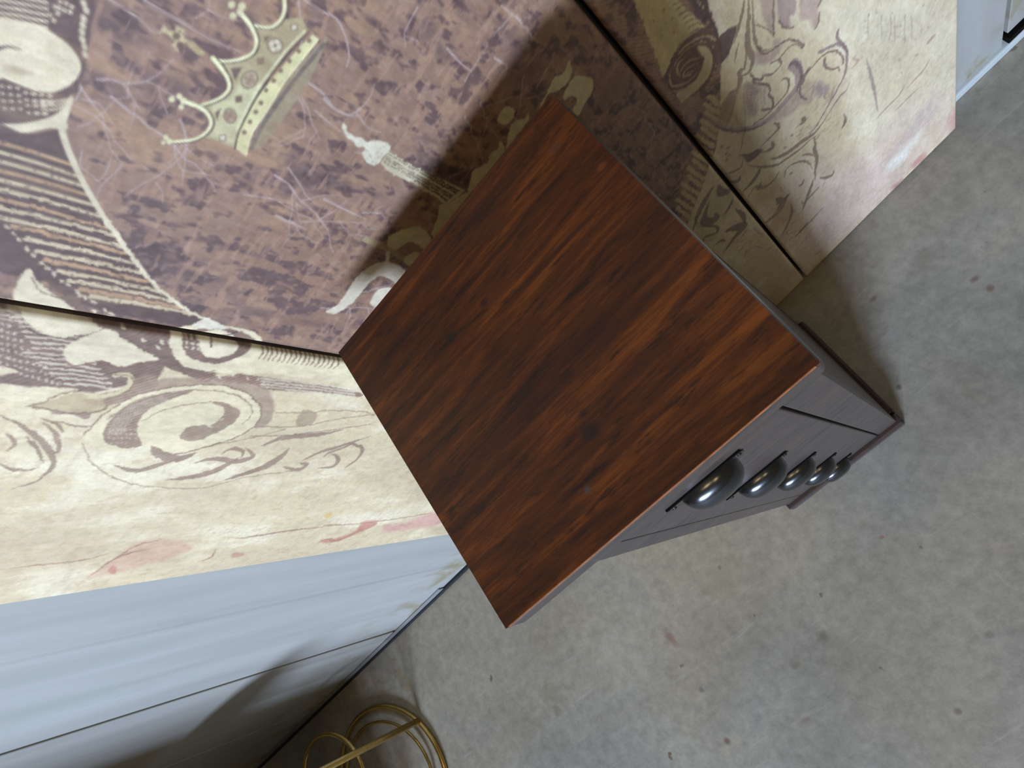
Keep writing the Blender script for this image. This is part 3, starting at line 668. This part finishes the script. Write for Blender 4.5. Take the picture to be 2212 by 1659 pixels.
stroke(KA, '1490,720 1530,750 1480,830 1390,890 1310,900 1290,950 1200,940 1160,880', 5, IN, 0.85); fill(KA, '1190,780 1300,800 1430,770 1500,740 1470,820 1380,880 1280,900 1190,880', C(212, 200, 162), 0.7, 3)
fill(KA, '1090,1000 1200,980 1340,1010 1390,1060 1370,1140 1420,1200 1410,1290 1290,1310 1230,1300 1220,1370 1150,1380 1100,1300', C(196, 180, 150), 0.85)
fill(KA, '1090,1000 1200,1010 1260,1090 1200,1200 1240,1290 1220,1370 1150,1385 1100,1300', C(146, 118, 108), 0.75, 5)
stroke(KA, '1180,960 1220,990 1340,1010 1390,1060 1375,1130 1420,1190 1420,1290 1290,1312', 5, IN, 0.9)
fill(KA, '1000,1090 1080,1000 1090,1480 900,1480 960,1250', C(186, 164, 120), 0.7, 3)
fill(KA, '800,1280 860,1190 910,1110 990,1090 900,1480 800,1460', C(150, 122, 96), 0.7, 4)
fill(KA, '1780,1010 1860,960 1960,980 2050,1040 2080,1100 1960,1140 1860,1240 1720,1260 1690,1160', C(176, 152, 132), 0.55, 5)
fill(KA, '1560,1230 1690,1070 1760,1160 1740,1260 1600,1390 1440,1450 1300,1480 1420,1380', C(176, 152, 136), 0.6, 5)
for k in range(26):
    x, y = 1120 + (k % 6) * 38 + rng.uniform(-8, 8), 1010 + (k // 6) * 62
    stroke(KA, '%f,%f %f,%f' % (x, y, x + 22, y + 48), 2.4, C(134, 108, 92), 0.45)
for k in range(40):
    x, y = rng.uniform(1650, 2150), rng.uniform(980, 1620)
    stroke(KA, '%f,%f %f,%f %f,%f' % (x, y, x - 26, y + 44, x - 66, y + 70), 3.2, C(140, 116, 102), rng.uniform(0.3, 0.7), 'mid')
# long sweeping stem
stroke(KA, '740,1470 850,1530 1000,1550 1200,1520 1400,1400 1560,1230 1690,1070 1740,960 1720,820 1660,765', 9, C(158, 134, 128), 0.8, 24)
stroke(KA, '740,1500 860,1555 1010,1570 1220,1530 1340,1460', 5, IN, 0.85); stroke(KA, '1200,1480 1340,1380 1480,1240 1590,1100 1620,980 1580,930 1540,950', 4.5, IN, 0.8)
stroke(KA, '1640,765 1700,760 1760,830 1770,930 1750,1060 1760,1150 1830,1190', 10, C(110, 88, 96), 0.8, 4)
stroke(KA, '1850,830 1800,920 1780,1010', 11, C(112, 90, 94), 0.75, 3)
# oval curl to the right
stroke(KB, '-160,1100 -110,930 0,830 120,690 230,620 310,610 380,680 395,760', 5, IN, 0.8); stroke(KB, '110,620 250,560 350,520 430,600 440,740 410,900 340,1040 250,1200 100,1460 0,1600', 9, C(138, 116, 118), 0.8, 6)
stroke(KB, '330,370 330,460 400,540 440,640', 10, C(120, 98, 102), 0.75, 4); stroke(KB, '170,700 180,790 260,830 340,800 345,850', 7, IN, 0.75, 4)
fill(KB, '60,1050 110,960 150,1010 220,1040 180,1110 90,1150', C(160, 138, 138), 0.7, 4)
for txt, w_ in (('0,1060 40,1030 30,1100 0,1180', 6), ('290,1020 260,1120 220,1240', 10), ('480,960 430,1080 360,1140 300,1240', 7), ('420,1090 330,1190 200,1390', 8), ('190,1090 170,1150 190,1200', 5), ('400,1360 420,1440 380,1540', 8), ('500,690 570,720 540,770 490,820', 9),
                ('670,700 720,880 770,1100 810,1340', 8), ('1440,690 1360,830 1260,940 1150,1060', 9), ('1130,1020 1050,1150 900,1300 780,1440', 7), ('820,1480 770,1600', 5), ('1500,410 1440,470 1400,530', 14), ('1340,1020 1180,1160 1000,1340', 5)):
    stroke(KB, txt, w_, C(150, 124, 120) if w_ < 9 else C(176, 142, 124), 0.65, 'mid')
fill(KA, '1270,-30 1430,-30 1440,400 1350,330 1300,160', C(176, 148, 134), 0.75, 3); fill(KA, '1480,-30 1680,-30 1690,160 1620,190 1640,300 1560,330 1490,240', C(160, 132, 128), 0.75, 3)
fill(KA, '1760,-30 2010,-30 1960,120 1980,240 1920,350 1850,240 1760,220', C(182, 152, 138), 0.7, 3)
stroke(KA, '1440,-20 1425,200 1440,410', 4, IN, 0.8); stroke(KA, '1500,250 1560,330 1670,325', 5, IN, 0.8); stroke(KA, '1980,150 1970,270 1915,355', 4, IN, 0.7); stroke(KA, '2010,-20 1970,70', 6, IN, 0.7)
for k in range(60):
    x, y = rng.normal(950, 260), rng.normal(420, 260); dot(KB, x, y, rng.uniform(5, 16), C(150, 130, 124), rng.uniform(0.25, 0.6), rng.uniform(0.4, 1.6))
for x in (1010, 850, 690, 1130, 1210, 960): stroke(KB, '%d,%d %d,%d' % (x, 180 + (x % 5) * 40, x + 4, 420 + (x % 3) * 40), 2.5, C(140, 120, 112), 0.45)
# lower curls of the right panel and the foot of the middle one
for txt, w_ in (('1270,90 1290,150 1250,190 1140,300 1060,380', 7), ('1220,90 1280,110 1280,180', 8), ('1190,310 1220,350 1190,400 1080,440', 10), ('920,590 1060,610 1250,590 1400,500 1540,400 1650,300 1760,220', 7), ('1180,520 1300,490 1420,420 1560,310 1720,200 1860,0', 13),
                ('1700,240 1720,330 1710,400 1740,520 1720,660 1720,770', 9), ('1350,750 1370,650 1450,580 1570,540 1650,570 1690,640', 5), ('1560,470 1640,460 1700,480', 5), ('1580,760 1560,820 1520,830', 7), ('2080,0 2070,90 2040,140', 8), ('1560,20 1590,60 1530,110', 12),
                ('1940,650 1920,710 1850,740 1770,740', 8), ('1840,770 1810,850', 10), ('1860,640 1780,720', 6), ('1060,620 1030,700 960,800 860,900', 14), ('1290,660 1230,760 1140,840 1060,870 1000,850 920,970', 8), ('1080,790 1060,830 1090,860', 8),
                ('820,720 800,780 710,790', 10), ('640,700 740,670 830,620 860,520', 5), ('1410,930 1340,1020 1280,1140 1120,1290', 20), ('1300,850 1330,900', 9), ('1250,990 1300,1010 1260,1060', 14), ('1170,1080 1120,1120', 12), ('1200,1140 1110,1220', 9),
                ('1430,1060 1440,1150 1400,1280 1300,1470', 8), ('1700,760 1640,930 1560,1150', 9), ('1560,1020 1580,1060', 16), ('1780,840 1680,940 1570,1080', 6), ('1830,1080 1700,1220 1540,1390', 5), ('1640,1260 1560,1360 1480,1450', 8), ('1800,1250 1740,1360', 5), ('1620,1440 1500,1600', 8), ('1500,940 1420,1000', 5)):
    stroke(KG, txt, w_, C(122, 98, 82), 0.8, 'mid')
fill(KG, '810,470 930,450 1040,395 1100,405 1040,470 960,540 910,560 880,500', C(116, 88, 84), 0.95)
for x, y in ((1440, 232), (1360, 380), (660, 530), (600, 375), (680, 380), (660, 450), (1430, 690), (690, 470)): dot(KG, x, y, 20, C(124, 96, 90), 0.7, 0.6, -0.5)
stroke(KG, '880,100 860,260 820,440', 2.5, IN, 0.7)
fill(KG, '1260,1100 1420,1050 1450,1180 1360,1300 1200,1360 1180,1250', C(190, 148, 108), 0.5, 8)
fill(KG, '1000,900 1240,850 1200,1000 1000,1080', C(190, 164, 116), 0.5, 9)
fill(KG, '430,980 470,860 560,900 640,800 720,880 740,990 600,1100 680,1180 560,1290 480,1330 540,1440 460,1500 320,1480 300,1300 400,1090', C(196, 182, 136), 0.9)
for txt, w_ in (('510,840 420,980 330,1160 250,1400', 16), ('440,1060 390,1240 460,1270 540,1230 520,1170', 22), ('330,1330 520,1320 550,1390 400,1450 390,1500', 7), ('530,1540 600,1490 650,1500', 7), ('640,1390 740,1340 860,1330 760,1450 620,1640', 20), ('560,830 600,920 720,900', 18), ('760,1110 860,1200 880,1310', 10), ('740,980 700,1080 640,1180', 10), ('980,1340 1080,1420', 8), ('1000,1560 1090,1580', 9), ('860,1560 800,1640', 14)):
    stroke(KG, txt, w_, C(120, 96, 84), 0.8, 'mid')
for k in range(70):
    x, y = rng.uniform(700, 1900), rng.uniform(1250, 1640); stroke(KG, '%f,%f %f,%f' % (x, y, x - rng.uniform(20, 70), y + rng.uniform(20, 60)), rng.uniform(2, 5), C(168, 136, 116), rng.uniform(0.25, 0.6))
fill(K3, '1300,1000 1500,800 1640,600 1700,640 1560,820 1400,960', C(218, 196, 186), 0.6, 14)
fill(K3, '1080,1100 1300,980 1500,1000 1440,1120 1250,1300 1050,1450 900,1500', C(214, 190, 178), 0.6, 14)
fill(K3, '1400,980 1520,860 1600,780 1560,860 1500,950 1420,1020', C(244, 240, 228), 0.8, 8)
fill(K3, '1760,720 1860,560 1870,760 1790,800', C(206, 160, 148), 0.8, 6)
for txt in ('1540,990 1600,920 1620,940 1560,1000', '1420,1120 1470,1080 1480,1110 1440,1140', '1270,1290 1310,1260 1300,1290'): fill(K3, txt, C(196, 132, 126), 0.7, 4)

# --- ageing of the whole print: ragged edges, engraved hatching in the ornament, mottled ink
w1, w2 = vnoise(160, 160, 3, 0.6, 11), vnoise(160, 160, 3, 0.6, 12)
wamp = 2.6 - 1.7 * ((UU > -0.30) & (UU < 0.03))[None, :] * (ZZ > 1.28)[:, None]
JJ, II = np.meshgrid(np.arange(NZ), np.arange(NU), indexing='ij')
IMG[:] = IMG[np.clip((JJ + (w1 - 0.5) * wamp).round().astype(int), 0, NZ - 1), np.clip((II + (w2 - 0.5) * wamp).round().astype(int), 0, NU - 1)]
lum = IMG.mean(-1)
UG, ZG = np.meshgrid(UU, ZZ)
hatch = np.sin(2 * math.pi * ((UG * 0.8 + ZG * 0.6) + (n3 - 0.5) * 0.02) / 0.0042)
orn = np.clip((150 - lum) / 25, 0, 1) * np.clip((lum - 88) / 20, 0, 1) * ((UG < SEAM12) | (UG > SEAM23))
IMG[:] = IMG + (orn * np.clip(hatch * 22, -8, 22))[..., None]
pale_ = np.clip((lum - 140) / 30, 0, 1)
IMG[:] = IMG * (0.92 + 0.08 * n1 + 0.08 * n5)[..., None] + ((n4 - 0.5) * 20)[..., None]
IMG[:] = blend(IMG, C(150, 118, 92), np.clip((n2 - 0.62) * 5, 0, 1) * 0.28 * (1 - 0.75 * pale_))
IMG[..., 2] = np.minimum(IMG[..., 2], IMG[..., 1] * 0.94)
IMG[:] = np.clip(IMG, 0, 255)
LIN = np.where(IMG / 255 <= 0.04045, IMG / 255 / 12.92, ((IMG / 255 + 0.055) / 1.055) ** 2.4).astype(np.float32)

def mat_print():
    t = NT('printed_canvas'); a = t.n('ShaderNodeVertexColor', layer_name='print')
    weave = t.ramp(t.noise(t.coord((1, 1, 1)), 420, 3, 0.6), [(0.3, g(0.93)), (0.7, g(1.05))])
    t.l(t.mix(1.0, a.outputs['Color'], weave, 'MULTIPLY'), t.b.inputs['Base Color'])
    t.set(Roughness=0.62, Specular_IOR_Level=0.8, Coat_Weight=0.3, Coat_Roughness=0.6)
    t.bump(t.noise(t.coord((1, 1, 1)), 300, 3, 0.6), 0.08, 0.001)
    return t.m
M_PRINT = mat_print()

def rows(*spans):
    out = []
    for a, b, st in spans: out += list(np.arange(a, b - st * 0.3, st))
    return np.array(out + [spans[-1][1]])

PTOP, PTH = 1.74, 0.034
def canvas_panel(x0, x1, du, zr, label):
    xm = (x0 + x1) / 2; ym = PY + PS * xm
    root = empty('canvas_panel', (xm, ym, 0))
    tag(root, label, 'canvas', 'panels of the printed canvas triptych')
    xs_ = np.linspace(x0, x1, int((x1 - x0) / du) + 1); zs_ = zr
    X, Z = np.meshgrid(xs_, zs_); nz, nx = X.shape
    R_ = 0.006
    d = np.minimum(np.minimum(X - x0, x1 - X), np.minimum(Z - zs_[0], zs_[-1] - Z))
    back = np.where(d < R_, R_ - np.sqrt(np.maximum(0, R_ ** 2 - (R_ - d) ** 2)), 0)
    V = np.stack([X - xm, PY + PS * X - ym + back, Z], -1).reshape(-1, 3).astype(np.float32)
    fa = np.clip((X - U0) / RES - 0.5, 0, NU - 1.001); fb = np.clip((Z - Z0) / RES - 0.5, 0, NZ - 1.001)
    ia, ib = fa.astype(int), fb.astype(int); wa, wb = (fa - ia)[..., None], (fb - ib)[..., None]
    Cc = (LIN[ib, ia] * (1 - wa) + LIN[ib, ia + 1] * wa) * (1 - wb) + (LIN[ib + 1, ia] * (1 - wa) + LIN[ib + 1, ia + 1] * wa) * wb
    idx = np.arange(nz * nx).reshape(nz, nx)
    Q = np.stack([idx[:-1, :-1], idx[:-1, 1:], idx[1:, 1:], idx[1:, :-1]], -1).reshape(-1, 4)
    me = bpy.data.meshes.new('canvas'); n = len(Q)
    me.vertices.add(len(V)); me.vertices.foreach_set('co', V.ravel())
    me.loops.add(n * 4); me.loops.foreach_set('vertex_index', Q.ravel().astype(np.int32))
    me.polygons.add(n); me.polygons.foreach_set('loop_start', np.arange(0, n * 4, 4, dtype=np.int32))
    me.update(calc_edges=True); me.polygons.foreach_set('use_smooth', np.ones(n, bool))
    at = me.color_attributes.new('print', 'FLOAT_COLOR', 'POINT')
    at.data.foreach_set('color', np.concatenate([Cc.reshape(-1, 3), np.ones((nz * nx, 1))], 1).astype(np.float32).ravel())
    me.validate()
    link('canvas', me, M_PRINT, root)
    bm = bmesh.new(); box(bm, x0, x1, 0, 1, zs_[0], zs_[-1])
    for v in bm.verts:
        y = PY + PS * v.co.x + (0.006 if v.co.y < 0.5 else PTH); v.co = Vector((v.co.x - xm, y - ym, v.co.z))
    obj('stretcher_frame', bm, M_EDGE, root)
    return root
G = 0.0032
canvas_panel(LEFT1, SEAM12 - G, 0.0013, rows((0.004, 0.5, 0.008), (0.5, 1.6, 0.0014), (1.6, PTOP, 0.006)), 'printed canvas panel with cream scrolls and petals, beside bare white wall')
canvas_panel(SEAM12 + G, SEAM23 - G, 0.0013, rows((0.004, 1.0, 0.003), (1.0, 1.66, 0.0012), (1.66, PTOP, 0.006)), 'brown printed canvas panel with a gold crown, behind the wooden chest')
canvas_panel(SEAM23 + G, RIGHT3, 0.0016, rows((0.004, 1.25, 0.002), (1.25, PTOP, 0.01)), 'printed canvas panel with acanthus drawing on pale ground, reaching the floor')

# ------------------------------------------------------------------ tall chest of drawers
XL, XR, YF, YB, ZT = -0.3379, -0.0145, 0.0920, 0.4128, 1.270     # top slab
BL, BR, BF, BB = -0.3195, -0.0260, 0.1185, 0.4050                # carcass
chest = empty('chest_of_drawers', ((XL + XR) / 2, (YF + YB) / 2, 0))
tag(chest, 'tall narrow dark wooden chest with five drawers and pewter cup pulls', 'chest')
CXm, CYm = chest.location.x, chest.location.y
def cpart(name, bm, mat, parent=None, smooth=False):
    bmesh.ops.translate(bm, verts=bm.verts[:], vec=(-CXm, -CYm, 0))
    return obj(name, bm, mat, parent or chest, smooth)

def rounded_slab(bm, x0, x1, y0, y1, rc, prof):
    """prof: list of (outset, z) from bottom to top; rc: plan corner radius"""
    rings = []
    for off, z in prof:
        ring = []
        for cx, cy, a0 in ((x1 - rc, y1 - rc, 0), (x0 + rc, y1 - rc, 90), (x0 + rc, y0 + rc, 180), (x1 - rc, y0 + rc, 270)):
            for k in range(6):
                a = math.radians(a0 + k * 18); ring.append(bm.verts.new((cx + (rc + off) * math.cos(a), cy + (rc + off) * math.sin(a), z)))
        rings.append(ring)
    for A, B in zip(rings[:-1], rings[1:]):
        n = len(A)
        for k in range(n): bm.faces.new((A[k], A[(k + 1) % n], B[(k + 1) % n], B[k]))
    bm.faces.new(rings[0][::-1]); bm.faces.new(rings[-1])
SLB = ZT - 0.031
bm = bmesh.new()
rounded_slab(bm, XL, XR, YF, YB, 0.005, [(-0.0015, SLB), (0, SLB + 0.0015), (0.0006, SLB + 0.007), (0, ZT - 0.006), (-0.0012, ZT - 0.0035), (-0.004, ZT - 0.003)])
top = cpart('top', bm, M_RIM)
ys = [YF, 0.1985, 0.3050, YB]
for i in range(3):
    y0, y1 = ys[i] + (0.0008 if i == 0 else 0.00006), ys[i + 1] - (0.0008 if i == 2 else 0.00006)
    bm = bmesh.new(); box(bm, XL + 0.0008, XR - 0.0008, y0, y1, ZT - 0.006, ZT)
    cpart('plank', bm, M_TOP, top)

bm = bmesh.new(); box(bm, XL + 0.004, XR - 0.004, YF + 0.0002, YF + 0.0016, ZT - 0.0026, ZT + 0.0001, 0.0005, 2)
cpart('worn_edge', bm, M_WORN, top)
# carcass: two sides, back, rails and stiles
DX0, DX1 = -0.2845, -0.0715                                     # drawer opening
ZB = 0.052
bnd = [ZB + 0.006 + k * 0.2296 for k in range(6)]               # drawer boundaries from the bottom
bm = bmesh.new()
box(bm, BL, BL + 0.016, BF + 0.018, BB, 0.02, SLB)
box(bm, BR - 0.016, BR, BF + 0.018, BB, 0.02, SLB)
box(bm, BL, BR, BB - 0.008, BB, 0.02, SLB)
cpart('carcass', bm, M_SIDE)
bm = bmesh.new(); box(bm, DX0 - 0.01, DX1 + 0.01, BF + 0.030, BF + 0.034, ZB, SLB)
cpart('gap_shade_sheet', bm, M_DARK)  # near-black sheet that paints the shade behind the drawer gaps
for x0, x1 in ((BL, DX0), (DX1, BR)):
    bm = bmesh.new(); box(bm, x0, x1, BF, BF + 0.020, 0.02, SLB, 0.0015, 2); cpart('stile', bm, M_BODY)
bm = bmesh.new(); box(bm, DX0, DX1, BF, BF + 0.020, bnd[5] + 0.001, SLB, 0.001, 1); cpart('rail', bm, M_BODY)

def cup_pull():
    """bin pull: half dome, open below, on a thin back plate with flat ears; local origin on the drawer face at the plate top centre"""
    bm = bmesh.new(); hw, hh, pr = 0.0375, 0.036, 0.025
    NA, NB = 24, 10
    def dome(s):
        grid = []
        for i in range(NA + 1):
            a = math.pi * i / NA; col = []
            for j in range(NB + 1):
                b = 0.5 * math.pi * j / NB
                # super-ellipsoid quarter: flat-ish crown, straight open lower lip
                ca, sa, cb, sb = math.cos(a), math.sin(a), math.cos(b), math.sin(b)
                x = (hw - s) * math.copysign(abs(ca) ** 0.82, ca) * (1 - 0.04 * sb)
                m = abs(sa) ** 0.72
                y = -(pr - s) * m * sb ** 0.8
                z = 0.0015 - s * 0.4 - hh * (1 - m * cb ** 0.9) if True else 0
                col.append(bm.verts.new((x, y, z)))
            grid.append(col)
        return grid
    A = dome(0.0); B = dome(0.0016)
    for i in range(NA):
        for j in range(NB):
            bm.faces.new((A[i][j], A[i + 1][j], A[i + 1][j + 1], A[i][j + 1])); bm.faces.new((B[i][j + 1], B[i + 1][j + 1], B[i + 1][j], B[i][j]))
        bm.faces.new((A[i][NB], A[i + 1][NB], B[i + 1][NB], B[i][NB]))
    bmesh.ops.remove_doubles(bm, verts=bm.verts[:], dist=0.00002)
    # plate with ears
    out = []
    pl = [(-0.0495, -0.016), (-0.0495, -0.006), (-0.046, -0.001), (-0.036, 0.0), (0.036, 0.0), (0.046, -0.001), (0.0495, -0.006), (0.0495, -0.016), (0.043, -0.022), (0.040, -0.030), (-0.040, -0.030), (-0.043, -0.022)]
    f = [bm.verts.new((x, -0.0022, z)) for x, z in pl]; b = [bm.verts.new((x, 0.0, z)) for x, z in pl]
    bm.faces.new(f); bm.faces.new(b[::-1])
    for k in range(len(pl)): bm.faces.new((f[k], b[k], b[(k + 1) % len(pl)], f[(k + 1) % len(pl)]))
    nb0 = len(bm.faces)
    box(bm, -0.0500, 0.0500, -0.0026, 0.0002, -0.0002, 0.0036, 0.0006, 1)  # near-black bar, the shadow gap above the plate as colour
    bm.faces.ensure_lookup_table()
    for f_ in bm.faces[nb0:]: f_.material_index = 1
    for sx in (-0.0445, 0.0445):                                   # little dome screw heads on the ears
        r = bmesh.ops.create_uvsphere(bm, u_segments=10, v_segments=6, radius=0.003)
        for v in r['verts']: v.co = Vector((v.co.x + sx, v.co.y * 0.55 - 0.0022, v.co.z - 0.011))
    me = bpy.data.meshes.new('cup_pull'); bmesh.ops.recalc_face_normals(bm, faces=bm.faces[:]); bm.to_mesh(me); bm.free()
    for p in me.polygons: p.use_smooth = len(p.vertices) == 4 and p.area < 4e-5
    me.materials.append(M_PEWTER); me.materials.append(M_DARK)
    return me
PULL = cup_pull()
for k in range(5):
    z0, z1 = bnd[k] + 0.0012, bnd[k + 1] - 0.0014
    bm = bmesh.new(); box(bm, DX0 + 0.0016, DX1 - 0.0034, BF - 0.0005, BF + 0.022, z0, z1, 0.002, 2)
    dr = cpart('drawer', bm, M_BODY)
    p = link('cup_pull', PULL, None, dr)
    p.location = (-0.1830 - CXm, BF - 0.0005 - CYm, z0 - 0.0012 + 0.2296 * 0.5 - 0.1148 + 0.0800 + 0.004)

# plinth: front bar with a rounded upper edge and two side runners
PF, PL, PR, PB = 0.1054, -0.3276, -0.0142, 0.4200
def plinth_bar(bm, x0, x1, y0, y1):
    box(bm, x0, x1, y0, y1, 0.0, ZB, 0.006, 3)
bm = bmesh.new(); plinth_bar(bm, PL, PR, PF, PF + 0.030); pb = cpart('plinth_front', bm, M_BASE)
for x0, x1 in ((PL, PL + 0.024), (PR - 0.024, PR)):
    bm = bmesh.new(); plinth_bar(bm, x0, x1, PF + 0.031, PB); cpart('plinth_side', bm, M_SIDE)

# ------------------------------------------------------------------ brass side table by the wall, its top is above the view
def ring_pts(cx, cy, z, r, n=48): return [(cx + r * math.cos(2 * math.pi * k / n), cy + r * math.sin(2 * math.pi * k / n), z) for k in range(n)]
TX, TY = -1.845, 0.195
tb = empty('side_table', (TX, TY, 0)); tag(tb, 'brass side table with ring base, standing on the concrete near the white wall', 'table')
bm = bmesh.new(); tube(bm, ring_pts(0, 0, 0.008, 0.222), 0.008, 10, True); obj('floor_ring', bm, M_BRASS, tb, True)
bm = bmesh.new(); tube(bm, ring_pts(-0.012, -0.004, 0.014, 0.186), 0.005, 10, True); obj('inner_ring', bm, M_BRASS, tb, True)
bm = bmesh.new(); tube(bm, ring_pts(-0.010, 0.085, 0.20, 0.128), 0.007, 10, True); obj('stretcher_ring', bm, M_BRASS, tb, True)
for lx, ly, tx, ty in ((0.208, 0.090, 0.208, 0.084), (-0.20, 0.10, -0.20, 0.10), (0.0, -0.222, 0.0, -0.222)):
    bm = bmesh.new(); tube(bm, [(lx, ly, 0.012), ((lx + tx) / 2, (ly + ty) / 2, 0.31), (tx, ty, 0.622)], 0.0095, 10); obj('leg', bm, M_BRASS, tb, True)
bm = bmesh.new(); bmesh.ops.create_cone(bm, cap_ends=True, segments=64, radius1=0.235, radius2=0.235, depth=0.024)
bmesh.ops.translate(bm, verts=bm.verts[:], vec=(0, 0, 0.632)); bmesh.ops.bevel(bm, geom=[e for e in bm.edges if abs(e.verts[0].co.z - e.verts[1].co.z) < 1e-5], offset=0.006, segments=2, affect='EDGES')
obj('table_top', bm, M_SIDE, tb)
